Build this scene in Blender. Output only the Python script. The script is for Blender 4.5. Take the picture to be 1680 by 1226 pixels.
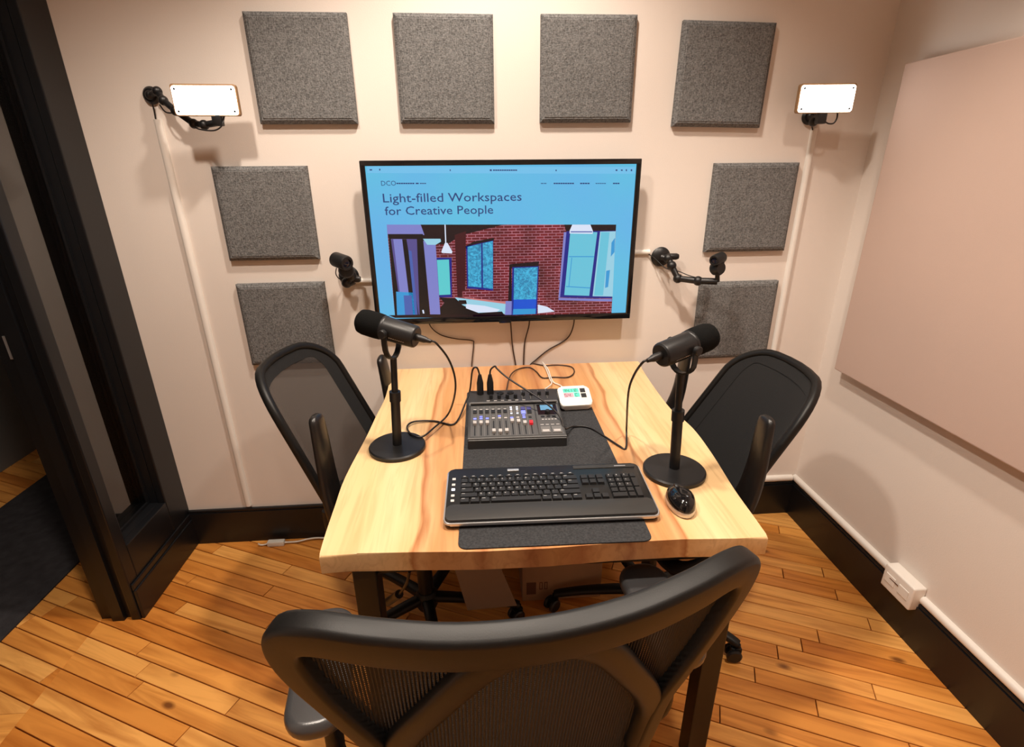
import bpy, bmesh, math, random
from mathutils import Vector, Matrix
R = math.radians
SC = bpy.context.scene
COL = SC.collection
for o in list(bpy.data.objects): bpy.data.objects.remove(o)

# ------------------------------------------------------------------ camera
PW, PH, FPX = 1680, 1226, 860.895
CAM = Vector((-0.0855, -1.9238, 1.4836))
PITCH, YAW, ROLL = R(21.5075), R(4.0401), R(-0.4784)
_f = Vector((math.sin(YAW)*math.cos(PITCH), math.cos(YAW)*math.cos(PITCH), -math.sin(PITCH)))
_r0 = Vector((math.cos(YAW), -math.sin(YAW), 0)); _u0 = _r0.cross(_f)
_r = _r0*math.cos(ROLL)+_u0*math.sin(ROLL); _u = -_r0*math.sin(ROLL)+_u0*math.cos(ROLL)
cd = bpy.data.cameras.new('camera'); cd.sensor_width = 36; cd.lens = FPX/PW*36
cd.clip_start = .02
cam = bpy.data.objects.new('camera', cd); COL.objects.link(cam)
M = Matrix.Identity(4)
for i in range(3): M[i][0], M[i][1], M[i][2], M[i][3] = _r[i], _u[i], -_f[i], CAM[i]
cam.matrix_world = M
SC.camera = cam
def ray(px, py): return _f+_r*((px-PW/2)/FPX)-_u*((py-PH/2)/FPX)
def onz(px, py, z): d = ray(px, py); return CAM+d*((z-CAM.z)/d.z)
def ony(px, py, y): d = ray(px, py); return CAM+d*((y-CAM.y)/d.y)
def onx(px, py, x): d = ray(px, py); return CAM+d*((x-CAM.x)/d.x)

# ------------------------------------------------------------------ world, light, exposure
w = bpy.data.worlds.new('world'); SC.world = w; w.use_nodes = True
bg = w.node_tree.nodes['Background']; bg.inputs[0].default_value = (.9, .85, .8, 1); bg.inputs[1].default_value = .02
vs = SC.view_settings
vs.view_transform = 'Standard'; vs.look = 'None'; vs.gamma = 1; vs.use_curve_mapping = False
vs.exposure = 0.0
LIGHT = (1, .865, .73)
H_CEIL = 2.72
DOWNLIGHTS = [(0, -.66, 106, 120, 'above the table close to the television wall'), (-.68, -1.15, 92, 128, 'between the table and the doorway'), (.68, -1.15, 84, 104, 'between the table and the pink panel wall'), (0, -2.25, 12, 130, 'behind the front chair')]   # recessed ceiling lamps, built below
HALL_FILL = (-2.0, .2, 9)  # weak unseen lamp, added to lift the dark hall

# ------------------------------------------------------------------ materials
MATS = {}
def mat(name, col, rough=.5, metal=0., noise=0., nscale=20., bump=0., bscale=200., spec=.5, emis=None, estr=0., alpha=1., coat=0.):
    if name in MATS: return MATS[name]
    m = bpy.data.materials.new(name); m.use_nodes = True; nt = m.node_tree; N = nt.nodes; L = nt.links
    b = N['Principled BSDF']
    b.inputs['Base Color'].default_value = (*col, 1); b.inputs['Roughness'].default_value = rough
    b.inputs['Metallic'].default_value = metal; b.inputs['Specular IOR Level'].default_value = spec
    b.inputs['Alpha'].default_value = alpha; b.inputs['Coat Weight'].default_value = coat
    tc = N.new('ShaderNodeTexCoord')
    if noise:
        t = N.new('ShaderNodeTexNoise'); t.inputs['Scale'].default_value = nscale; t.inputs['Detail'].default_value = 4
        L.new(tc.outputs['Object'], t.inputs['Vector'])
        mx = N.new('ShaderNodeMix'); mx.data_type = 'RGBA'
        mx.inputs[6].default_value = tuple(c*(1-noise) for c in col)+(1,)
        mx.inputs[7].default_value = tuple(min(1, c*(1+noise)) for c in col)+(1,)
        L.new(t.outputs['Fac'], mx.inputs[0]); L.new(mx.outputs[2], b.inputs['Base Color'])
    if bump:
        t = N.new('ShaderNodeTexNoise'); t.inputs['Scale'].default_value = bscale; t.inputs['Detail'].default_value = 3
        L.new(tc.outputs['Object'], t.inputs['Vector'])
        bp = N.new('ShaderNodeBump'); bp.inputs['Strength'].default_value = bump; bp.inputs['Distance'].default_value = .002
        L.new(t.outputs['Fac'], bp.inputs['Height']); L.new(bp.outputs['Normal'], b.inputs['Normal'])
    if emis:
        b.inputs['Emission Color'].default_value = (*emis, 1); b.inputs['Emission Strength'].default_value = estr
    MATS[name] = m; return m
def srgb(r, g, b):
    f = lambda c: (c/255/12.92) if c/255 <= .04045 else ((c/255+.055)/1.055)**2.4
    return (f(r), f(g), f(b))

mat('wall_paint', (.76, .69, .635), .75, noise=.02, nscale=3, bump=.15, bscale=300, spec=.25)
mat('ceiling_paint', (.78, .75, .71), .8)
mat('black_wood', (.006, .0065, .008), .34, noise=.2, nscale=8, bump=.05, bscale=60)
mat('black_plastic', (.007, .007, .008), .42, bump=.05, bscale=500)
mat('chair_plastic', (.005, .0047, .0045), .46, bump=.06, bscale=600, spec=.36)
mat('arm_pad', (.045, .045, .047), .28, bump=.08, bscale=500, spec=.7)
mat('side_pad', (.009, .008, .008), .34, bump=.06, bscale=500)
mat('seat_fabric', (.006, .006, .0065), .9, noise=.4, nscale=300, bump=.4, bscale=500)
mat('gloss_black', (.006, .006, .007), .08, spec=.6)
mat('foam', (.006, .006, .006), .95, noise=.3, nscale=500, bump=.6, bscale=600, spec=.1)
mat('mic_metal', (.013, .013, .014), .40, metal=.2, bump=.05, bscale=500)
mat('steel_black', (.015, .014, .014), .4, metal=.3)
mat('white_plastic', (.80, .76, .71), .4)
mat('silver', (.62, .62, .63), .3, metal=.8)
mat('pink_fabric', (.55, .41, .35), .9, noise=.03, nscale=4, bump=.2, bscale=700, spec=.15)
mat('rug', (.038, .035, .038), .95, noise=.5, nscale=26, bump=.4, bscale=300, spec=.1)
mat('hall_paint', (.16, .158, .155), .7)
mat('cable_black', (.010, .008, .008), .45)
mat('cable_brown', (.035, .016, .010), .5)
mat('cable_white', (.75, .72, .66), .45)
mat('cardboard', (.36, .215, .12), .8, noise=.08, nscale=30)
mat('cardboard_grey', (.25, .18, .13), .8, noise=.06, nscale=20)
mat('print_brown', (.12, .05, .025), .8)
mat('blue_print', (.05, .05, .20), .6)
mat('mat_felt', (.042, .043, .046), .95, noise=.75, nscale=220, bump=.5, bscale=400, spec=.15)
mat('key_black', (.016, .016, .017), .38)
mat('key_deck', (.010, .010, .010), .32)
mat('palm_rest', (.030, .029, .028), .42, bump=.05, bscale=500)
mat('legend', (.55, .55, .55), .5)
mat('mixer_body', (.033, .032, .032), .45, bump=.05, bscale=500)
mat('mixer_panel', (.085, .083, .082), .45)
mat('mixer_strip', (.16, .155, .15), .4)
mat('knob', (.010, .010, .011), .5)
mat('fader_white', (.48, .46, .45), .4)
mat('fader_red', (.65, .02, .03), .35, emis=(1, .03, .04), estr=.25)
mat('led_blue', (.1, .1, .6), .4, emis=(.25, .3, 1), estr=1.1)
mat('led_white', (.7, .7, .8), .4, emis=(.8, .85, 1), estr=1.2)
mat('lcd_blue', (.05, .1, .15), .2, emis=srgb(105, 165, 200), estr=.8)
mat('clock_white', (.80, .78, .74), .35)
mat('lcd_green', (.1, .5, .4), .4, emis=srgb(70, 225, 170), estr=.45)
mat('lcd_pink', (.6, .3, .35), .4, emis=srgb(235, 160, 175), estr=.3)
mat('lcd_dark', (.02, .03, .03), .4)
mat('lcd_pale', (.7, .78, .74), .4, emis=srgb(225, 240, 232), estr=.05)
mat('lamp_face', (1, 1, 1), .4, emis=(1, .96, .88), estr=11)
mat('lamp_body', (.30, .17, .08), .5)
mat('down_lens', (1, 1, 1), .5, emis=LIGHT, estr=12)
mat('webcam_glass', (.01, .01, .02), .05)

def fabric_grey():
    m = bpy.data.materials.new('acoustic_fabric'); m.use_nodes = True; N = m.node_tree.nodes; L = m.node_tree.links
    b = N['Principled BSDF']; b.inputs['Roughness'].default_value = .95; b.inputs['Specular IOR Level'].default_value = .1
    tc = N.new('ShaderNodeTexCoord')
    hs = []
    for sc in ((170, 20, 420), (420, 20, 170)):
        mp = N.new('ShaderNodeMapping'); mp.inputs['Scale'].default_value = sc
        L.new(tc.outputs['Object'], mp.inputs['Vector'])
        t = N.new('ShaderNodeTexNoise'); t.inputs['Scale'].default_value = 1; t.inputs['Detail'].default_value = 2
        L.new(mp.outputs[0], t.inputs['Vector']); hs.append(t)
    ad = N.new('ShaderNodeMath'); ad.operation = 'ADD'; L.new(hs[0].outputs['Fac'], ad.inputs[0]); L.new(hs[1].outputs['Fac'], ad.inputs[1])
    mr = N.new('ShaderNodeMapRange'); mr.inputs[1].default_value = .7; mr.inputs[2].default_value = 1.3; L.new(ad.outputs[0], mr.inputs[0])
    cr = N.new('ShaderNodeValToRGB'); L.new(mr.outputs[0], cr.inputs[0])
    cr.color_ramp.elements[0].color = (.080, .080, .080, 1); cr.color_ramp.elements[1].color = (.235, .235, .235, 1)
    L.new(cr.outputs[0], b.inputs['Base Color'])
    bp = N.new('ShaderNodeBump'); bp.inputs['Strength'].default_value = .5; bp.inputs['Distance'].default_value = .002
    L.new(mr.outputs[0], bp.inputs['Height']); L.new(bp.outputs[0], b.inputs['Normal'])
    MATS['acoustic_fabric'] = m
fabric_grey()

def plank_wood():
    m = bpy.data.materials.new('plank_wood'); m.use_nodes = True; N = m.node_tree.nodes; L = m.node_tree.links
    b = N['Principled BSDF']; b.inputs['Roughness'].default_value = .34; b.inputs['Specular IOR Level'].default_value = .4
    tc = N.new('ShaderNodeTexCoord'); oi = N.new('ShaderNodeObjectInfo')
    off = N.new('ShaderNodeVectorMath'); off.operation = 'MULTIPLY_ADD'
    off.inputs[1].default_value = (37, 91, 13)
    cx = N.new('ShaderNodeCombineXYZ')
    for k in range(3): L.new(oi.outputs['Random'], cx.inputs[k])
    L.new(cx.outputs[0], off.inputs[0]); L.new(tc.outputs['Object'], off.inputs[2])
    mp = N.new('ShaderNodeMapping'); mp.inputs['Scale'].default_value = (2.2, 26, 10); L.new(off.outputs[0], mp.inputs['Vector'])
    t = N.new('ShaderNodeTexNoise'); t.inputs['Scale'].default_value = 1; t.inputs['Detail'].default_value = 5; t.inputs['Distortion'].default_value = 1.2
    L.new(mp.outputs[0], t.inputs['Vector'])
    base = N.new('ShaderNodeValToRGB'); L.new(oi.outputs['Random'], base.inputs[0])
    cr = base.color_ramp; cr.elements[0].position = 0; cr.elements[0].color = (.62, .22, .036, 1)
    cr.elements[1].position = 1; cr.elements[1].color = (.90, .46, .13, 1)
    e = cr.elements.new(.35); e.color = (.80, .335, .070, 1)
    e = cr.elements.new(.7); e.color = (.85, .39, .092, 1)
    g = N.new('ShaderNodeValToRGB'); L.new(t.outputs['Fac'], g.inputs[0])
    g.color_ramp.elements[0].position = .28; g.color_ramp.elements[0].color = (.55, .40, .28, 1)
    g.color_ramp.elements[1].position = .62; g.color_ramp.elements[1].color = (1.0, 1.0, 1.0, 1)
    mu = N.new('ShaderNodeMix'); mu.data_type = 'RGBA'; mu.blend_type = 'MULTIPLY'; mu.inputs[0].default_value = .85
    L.new(base.outputs[0], mu.inputs[6]); L.new(g.outputs[0], mu.inputs[7])
    vo = N.new('ShaderNodeTexVoronoi'); vo.inputs['Scale'].default_value = 1
    mp2 = N.new('ShaderNodeMapping'); mp2.inputs['Scale'].default_value = (4.5, 9, 3); L.new(off.outputs[0], mp2.inputs['Vector']); L.new(mp2.outputs[0], vo.inputs['Vector'])
    kr = N.new('ShaderNodeMapRange'); kr.inputs[1].default_value = .05; kr.inputs[2].default_value = .13; L.new(vo.outputs['Distance'], kr.inputs[0])
    gt = N.new('ShaderNodeMath'); gt.operation = 'GREATER_THAN'; gt.inputs[1].default_value = .62; 
    sp = N.new('ShaderNodeSeparateColor'); L.new(vo.outputs['Color'], sp.inputs[0]); L.new(sp.outputs[0], gt.inputs[0])
    iv = N.new('ShaderNodeMath'); iv.operation = 'SUBTRACT'; iv.inputs[0].default_value = 1; L.new(kr.outputs[0], iv.inputs[1])
    km = N.new('ShaderNodeMath'); km.operation = 'MULTIPLY'; L.new(iv.outputs[0], km.inputs[0]); L.new(gt.outputs[0], km.inputs[1])
    k2 = N.new('ShaderNodeMath'); k2.operation = 'MULTIPLY'; k2.inputs[1].default_value = .8; L.new(km.outputs[0], k2.inputs[0])
    mk = N.new('ShaderNodeMix'); mk.data_type = 'RGBA'; mk.inputs[7].default_value = (.10, .022, .006, 1)
    L.new(k2.outputs[0], mk.inputs[0]); L.new(mu.outputs[2], mk.inputs[6])
    L.new(mk.outputs[2], b.inputs['Base Color'])
    bp = N.new('ShaderNodeBump'); bp.inputs['Strength'].default_value = .12; bp.inputs['Distance'].default_value = .002
    L.new(t.outputs['Fac'], bp.inputs['Height']); L.new(bp.outputs[0], b.inputs['Normal'])
    MATS['plank_wood'] = m
plank_wood()
mat('subfloor', (.05, .02, .008), .9)

def table_wood():
    m = bpy.data.materials.new('table_wood'); m.use_nodes = True; N = m.node_tree.nodes; L = m.node_tree.links
    b = N['Principled BSDF']; b.inputs['Roughness'].default_value = .32; b.inputs['Specular IOR Level'].default_value = .4
    tc = N.new('ShaderNodeTexCoord')
    sx = N.new('ShaderNodeSeparateXYZ'); L.new(tc.outputs['Object'], sx.inputs[0])
    mp = N.new('ShaderNodeMapping'); mp.inputs['Scale'].default_value = (9, 1.1, 9); L.new(tc.outputs['Object'], mp.inputs['Vector'])
    n1 = N.new('ShaderNodeTexNoise'); n1.inputs['Scale'].default_value = 1; n1.inputs['Detail'].default_value = 5; n1.inputs['Distortion'].default_value = .8; L.new(mp.outputs[0], n1.inputs['Vector'])
    mp2 = N.new('ShaderNodeMapping'); mp2.inputs['Scale'].default_value = (46, 2.4, 30); L.new(tc.outputs['Object'], mp2.inputs['Vector'])
    n2 = N.new('ShaderNodeTexNoise'); n2.inputs['Scale'].default_value = 1; n2.inputs['Detail'].default_value = 6; n2.inputs['Distortion'].default_value = 1.5; L.new(mp2.outputs[0], n2.inputs['Vector'])
    mp3 = N.new('ShaderNodeMapping'); mp3.inputs['Scale'].default_value = (1.6, 1.6, 1.6); L.new(tc.outputs['Object'], mp3.inputs['Vector'])
    n3 = N.new('ShaderNodeTexNoise'); n3.inputs['Scale'].default_value = 1; n3.inputs['Detail'].default_value = 2; L.new(mp3.outputs[0], n3.inputs['Vector'])
    # warped distance from the heartwood line (heart runs from near edge x=+.02 to far edge x=+.06)
    def math_(op, a, b_=None):
        n = N.new('ShaderNodeMath'); n.operation = op
        for k, v in enumerate((a, b_)):
            if v is None: continue
            if isinstance(v, (int, float)): n.inputs[k].default_value = v
            else: L.new(v, n.inputs[k])
        return n.outputs[0]
    wx = math_('ADD', sx.outputs[0], math_('MULTIPLY', math_('SUBTRACT', n3.outputs['Fac'], .5), .16))
    wx = math_('ADD', wx, math_('MULTIPLY', math_('SUBTRACT', n1.outputs['Fac'], .5), .09))
    d = math_('ABSOLUTE', math_('SUBTRACT', wx, 0.0))
    cr = N.new('ShaderNodeValToRGB'); L.new(math_('MULTIPLY', d, 2.0), cr.inputs[0])
    C = cr.color_ramp; C.elements[0].position = 0; C.elements[0].color = (.60, .29, .11, 1)
    C.elements[1].position = 1; C.elements[1].color = (.82, .585, .315, 1)
    for p, c in ((.10, (.46, .19, .075)), (.16, (.66, .34, .15)), (.27, (.70, .38, .17)), (.31, (.50, .22, .09)), (.36, (.68, .36, .16)), (.50, (.60, .30, .12)), (.545, (.70, .40, .19)), (.575, (.46, .19, .07)), (.59, (.76, .48, .23)), (.70, (.83, .595, .325)), (.82, (.78, .525, .26))):
        e = C.elements.new(p); e.color = (*c, 1)
    g = N.new('ShaderNodeValToRGB'); L.new(n2.outputs['Fac'], g.inputs[0])
    g.color_ramp.elements[0].position = .30; g.color_ramp.elements[0].color = (.60, .48, .38, 1)
    g.color_ramp.elements[1].position = .55; g.color_ramp.elements[1].color = (1, 1, 1, 1)
    mu = N.new('ShaderNodeMix'); mu.data_type = 'RGBA'; mu.blend_type = 'MULTIPLY'; mu.inputs[0].default_value = .42
    L.new(cr.outputs[0], mu.inputs[6]); L.new(g.outputs[0], mu.inputs[7])
    L.new(mu.outputs[2], b.inputs['Base Color'])
    MATS['table_wood'] = m
table_wood()

def glass_mat():
    m = bpy.data.materials.new('pane_glass'); m.use_nodes = True; N = m.node_tree.nodes; L = m.node_tree.links
    N.remove(N['Principled BSDF']); out = N['Material Output']
    t = N.new('ShaderNodeBsdfTransparent'); t.inputs[0].default_value = (.72, .74, .74, 1)
    g = N.new('ShaderNodeBsdfGlossy'); g.inputs['Roughness'].default_value = .04; g.inputs[0].default_value = (.9, .9, .9, 1)
    fr = N.new('ShaderNodeFresnel'); fr.inputs[0].default_value = 2.3
    mx = N.new('ShaderNodeMixShader'); L.new(fr.outputs[0], mx.inputs[0]); L.new(t.outputs[0], mx.inputs[1]); L.new(g.outputs[0], mx.inputs[2])
    L.new(mx.outputs[0], out.inputs[0]); MATS['pane_glass'] = m
glass_mat()
def net_mat(name, col, alpha):
    m = bpy.data.materials.new(name); m.use_nodes = True; N = m.node_tree.nodes; L = m.node_tree.links
    b = N['Principled BSDF']; b.inputs['Base Color'].default_value = (*col, 1); b.inputs['Roughness'].default_value = .8; b.inputs['Specular IOR Level'].default_value = .2
    out = N['Material Output']; t = N.new('ShaderNodeBsdfTransparent'); mx = N.new('ShaderNodeMixShader'); mx.inputs[0].default_value = alpha
    L.new(t.outputs[0], mx.inputs[1]); L.new(b.outputs[0], mx.inputs[2]); L.new(mx.outputs[0], out.inputs[0]); MATS[name] = m
net_mat('sheer_net', (.035, .030, .028), .84)
def emit(name, col, s=1., tex=None):
    m = bpy.data.materials.new(name); m.use_nodes = True; N = m.node_tree.nodes; L = m.node_tree.links
    b = N['Principled BSDF']; b.inputs['Base Color'].default_value = (.01, .01, .01, 1); b.inputs['Roughness'].default_value = .25
    b.inputs['Emission Color'].default_value = (*col, 1); b.inputs['Emission Strength'].default_value = s
    if tex:
        tc = N.new('ShaderNodeTexCoord'); sp = N.new('ShaderNodeSeparateXYZ'); cb = N.new('ShaderNodeCombineXYZ')
        L.new(tc.outputs['Object'], sp.inputs[0]); L.new(sp.outputs[0], cb.inputs[0]); L.new(sp.outputs[2], cb.inputs[1])
        tex(N, L, cb.outputs[0], b)
    MATS[name] = m; return m

# ------------------------------------------------------------------ mesh helpers
def obj(name, bm, material, parent=None, smooth=None, loc=None):
    me = bpy.data.meshes.new(name)
    bmesh.ops.recalc_face_normals(bm, faces=bm.faces[:])
    bm.to_mesh(me); bm.free()
    ms = material if isinstance(material, (list, tuple)) else [material]
    for k in ms: me.materials.append(MATS[k])
    if smooth is not None:
        me.shade_smooth(); me.set_sharp_from_angle(angle=R(smooth))
    o = bpy.data.objects.new(name, me); COL.objects.link(o)
    if parent: o.parent = parent
    if loc: o.location = loc
    return o
def tag(o, label, cat, group=None):
    o['label'] = label; o['category'] = cat
    if group: o['group'] = group
    return o
def thing(name, label, cat, loc=(0, 0, 0), rotz=0, group=None):
    o = bpy.data.objects.new(name, None); COL.objects.link(o); o.empty_display_size = .05
    o.location = loc; o.rotation_euler = (0, 0, rotz)
    return tag(o, label, cat, group)
def struct(o): o['kind'] = 'structure'; return o
def box(bm, x0, x1, y0, y1, z0, z1, bev=0, seg=2, M_=None, mi=0):
    v = [bm.verts.new((x, y, z)) for x in (x0, x1) for y in (y0, y1) for z in (z0, z1)]
    fs = [(0, 1, 3, 2), (4, 6, 7, 5), (0, 4, 5, 1), (2, 3, 7, 6), (0, 2, 6, 4), (1, 5, 7, 3)]
    F = [bm.faces.new([v[i] for i in f]) for f in fs]
    for f in F: f.material_index = mi
    allv = v
    if bev:
        ed = list({e for f in F for e in f.edges})
        r = bmesh.ops.bevel(bm, geom=ed, offset=bev, segments=seg, affect='EDGES', profile=.6)
        allv = list({x for f in r['faces'] for x in f.verts} | {x for x in v if x.is_valid})
        for f in r['faces']: f.material_index = mi
    if M_ is not None:
        vs_ = set(allv)
        for f in list(bm.faces):
            if any(x in vs_ for x in f.verts): vs_.update(f.verts)
        bmesh.ops.transform(bm, matrix=M_, verts=list(vs_))
    return bm
def B(*a, **k):
    bm = bmesh.new(); return box(bm, *a, **k)
def prism(bm, pts, z0, z1, bev=0, seg=2, mi=0):
    bo = [bm.verts.new((x, y, z0)) for x, y in pts]; to = [bm.verts.new((x, y, z1)) for x, y in pts]
    n = len(pts); F = [bm.faces.new(bo[::-1]), bm.faces.new(to)]
    for i in range(n): F.append(bm.faces.new((bo[i], bo[(i+1) % n], to[(i+1) % n], to[i])))
    for f in F: f.material_index = mi
    if bev:
        ed = [e for e in F[1].edges]+[e for e in F[0].edges]
        r = bmesh.ops.bevel(bm, geom=ed, offset=bev, segments=seg, affect='EDGES', profile=.55)
        for f in r['faces']: f.material_index = mi
    return bm
def rrect(x0, x1, y0, y1, r, n=6):
    P = []
    for cx, cy, a0 in ((x1-r, y1-r, 0), (x0+r, y1-r, 90), (x0+r, y0+r, 180), (x1-r, y0+r, 270)):
        for k in range(n+1):
            a = R(a0+90*k/n); P.append((cx+r*math.cos(a), cy+r*math.sin(a)))
    return P
def cushion(bm, x0, x1, y0, y1, r, z0, z1, e, n=5):
    rings = []
    for sgn, zz in ((1, z0+e), (-1, z1-e)):
        ks = range(n+1) if sgn == 1 else range(n, -1, -1)
        for k in ks:
            a = math.pi/2*k/n; ins = e*(1-math.sin(a)); z = zz-sgn*e*math.cos(a)
            rings.append([bm.verts.new((x, y, z)) for x, y in rrect(x0+ins, x1-ins, y0+ins, y1-ins, max(.002, r-ins), 7)])
    for a, b in zip(rings, rings[1:]):
        m = len(a)
        for k in range(m): bm.faces.new((a[k], a[(k+1) % m], b[(k+1) % m], b[k]))
    bm.faces.new(rings[0][::-1]); bm.faces.new(rings[-1]); return bm
def lathe(bm, prof, n=32, M_=None, mi=0):
    rings = []
    for r, z in prof:
        if r < 1e-6: rings.append([bm.verts.new((0, 0, z))])
        else: rings.append([bm.verts.new((r*math.cos(2*math.pi*k/n), r*math.sin(2*math.pi*k/n), z)) for k in range(n)])
    fs = []
    for a, b in zip(rings, rings[1:]):
        for k in range(n):
            k2 = (k+1) % n
            if len(a) == 1: fs.append(bm.faces.new((a[0], b[k], b[k2])))
            elif len(b) == 1: fs.append(bm.faces.new((a[k], a[k2], b[0])))
            else: fs.append(bm.faces.new((a[k], a[k2], b[k2], b[k])))
    for f in fs: f.material_index = mi
    if M_ is not None: bmesh.ops.transform(bm, matrix=M_, verts=[v for r in rings for v in r])
    return bm
def crom(P, n=6, closed=False):
    P = [Vector(p) for p in P]; out = []; m = len(P)
    if m < 3 and not closed: return P
    for i in range(m if closed else m-1):
        if closed: a, b, c, d = P[(i-1) % m], P[i], P[(i+1) % m], P[(i+2) % m]
        else: a, b, c, d = P[max(i-1, 0)], P[i], P[i+1], P[min(i+2, m-1)]
        for k in range(n):
            t = k/n
            out.append(.5*((2*b)+(c-a)*t+(2*a-5*b+4*c-d)*t*t+(3*b-a-3*c+d)*t**3))
    if not closed: out.append(P[-1])
    return out
def sweep(bm, path, sec, normals=None, closed=False, caps=True, mi=0):
    """sec(i,t) -> list of (side, up) offsets; frame: tangent, up ~ normals[i]"""
    path = [Vector(p) for p in path]; n = len(path); rings = []; up = None
    for i, p in enumerate(path):
        a = path[(i-1) % n] if (closed or i > 0) else p; b = path[(i+1) % n] if (closed or i < n-1) else p
        t = (b-a).normalized()
        if normals: up = Vector(normals[i])
        elif up is None: up = Vector((0, 0, 1)) if abs(t.z) < .9 else Vector((1, 0, 0))
        up = (up-t*up.dot(t)).normalized(); sd = t.cross(up)
        rings.append([bm.verts.new(p+sd*s+up*u) for s, u in sec(i, i/max(1, n-1))])
    m = len(rings[0]); fs = []
    for i in range(n if closed else n-1):
        a, b = rings[i], rings[(i+1) % n]
        for k in range(m): fs.append(bm.faces.new((a[k], a[(k+1) % m], b[(k+1) % m], b[k])))
    if caps and not closed:
        fs.append(bm.faces.new(rings[0][::-1])); fs.append(bm.faces.new(rings[-1]))
    for f in fs: f.material_index = mi
    return bm
def circ(r, n=10): return [(r*math.cos(2*math.pi*k/n), r*math.sin(2*math.pi*k/n)) for k in range(n)]
def sell(a, b, n=16, e=2.6):
    P = []
    for k in range(n):
        t = 2*math.pi*k/n; c, s = math.cos(t), math.sin(t)
        P.append((a*math.copysign(abs(c)**(2/e), c), b*math.copysign(abs(s)**(2/e), s)))
    return P
def tube(bm, path, r, n=10, smooth=0, closed=False, mi=0):
    if smooth: path = crom(path, smooth, closed)
    s = circ(r, n)
    if callable(r): return sweep(bm, path, lambda i, t: circ(r(t), n), closed=closed, mi=mi)
    return sweep(bm, path, lambda i, t: s, closed=closed, mi=mi)
def TUBE(path, r, n=10, smooth=0, closed=False):
    bm = bmesh.new(); 
    if callable(r):
        if smooth: path = crom(path, smooth, closed)
        return sweep(bm, path, lambda i, t: circ(r(t), n), closed=closed)
    return tube(bm, path, r, n, smooth, closed)
def to_dir(d, up=(0, 0, 1)):
    d = Vector(d).normalized(); return d.to_track_quat('Z', 'Y').to_matrix().to_4x4()
def text_faces(bm, s, size, place, mi=0, spacing=1.0, align='LEFT'):
    """flat lettering: place(x,y)->Vector"""
    cu = bpy.data.curves.new('lettering', 'FONT'); cu.body = s; cu.size = size; cu.space_character = spacing; cu.align_x = align
    cu.resolution_u = 2
    o = bpy.data.objects.new('lettering', cu); COL.objects.link(o)
    dg = bpy.context.evaluated_depsgraph_get(); me = o.evaluated_get(dg).to_mesh()
    vs_ = [bm.verts.new(place(v.co.x, v.co.y)) for v in me.vertices]
    for p in me.polygons:
        try: f = bm.faces.new([vs_[i] for i in p.vertices]); f.material_index = mi
        except ValueError: pass
    o.evaluated_get(dg).to_mesh_clear()
    COL.objects.unlink(o); bpy.data.objects.remove(o); bpy.data.curves.remove(cu)
def dup(o, parent=None):
    c = o.copy(); COL.objects.link(c); c.parent = parent
    for ch in [x for x in bpy.data.objects if x.parent == o]: dup(ch, c)
    return c

# ------------------------------------------------------------------ room shell
XL, XR, YB = -1.305, 1.3215, -3.3
XH, YH0, YH1 = -2.62, -1.9, 1.6            # hall
HALLX = -1.445
struct(obj('wall_back', B(HALLX, XR+.1, 0, .1, 0, H_CEIL), 'wall_paint'))
struct(obj('wall_right', B(XR, XR+.1, YB, 0, 0, H_CEIL), 'wall_paint'))
struct(obj('wall_rear', B(HALLX, XR+.1, YB-.1, YB, 0, H_CEIL), 'wall_paint'))
struct(obj('wall_left', B(HALLX, XL-.0, YB, -1.42, 0, H_CEIL), 'wall_paint'))
struct(obj('wall_above_door', B(HALLX, XL, -1.42, 0, 2.2, H_CEIL), 'wall_paint'))
struct(obj('ceiling', B(HALLX, XR+.1, YB-.1, .1, H_CEIL, H_CEIL+.1), 'ceiling_paint'))
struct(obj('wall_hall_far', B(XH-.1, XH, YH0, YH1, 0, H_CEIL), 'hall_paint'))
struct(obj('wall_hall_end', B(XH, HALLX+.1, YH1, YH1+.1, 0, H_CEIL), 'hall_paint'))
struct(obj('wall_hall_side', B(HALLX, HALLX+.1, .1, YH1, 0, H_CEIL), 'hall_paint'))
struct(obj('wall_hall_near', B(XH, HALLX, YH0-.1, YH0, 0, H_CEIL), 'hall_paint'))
struct(obj('ceiling_hall', B(XH-.1, HALLX, YH0-.1, YH1+.1, H_CEIL, H_CEIL+.1), 'hall_paint'))

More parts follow.
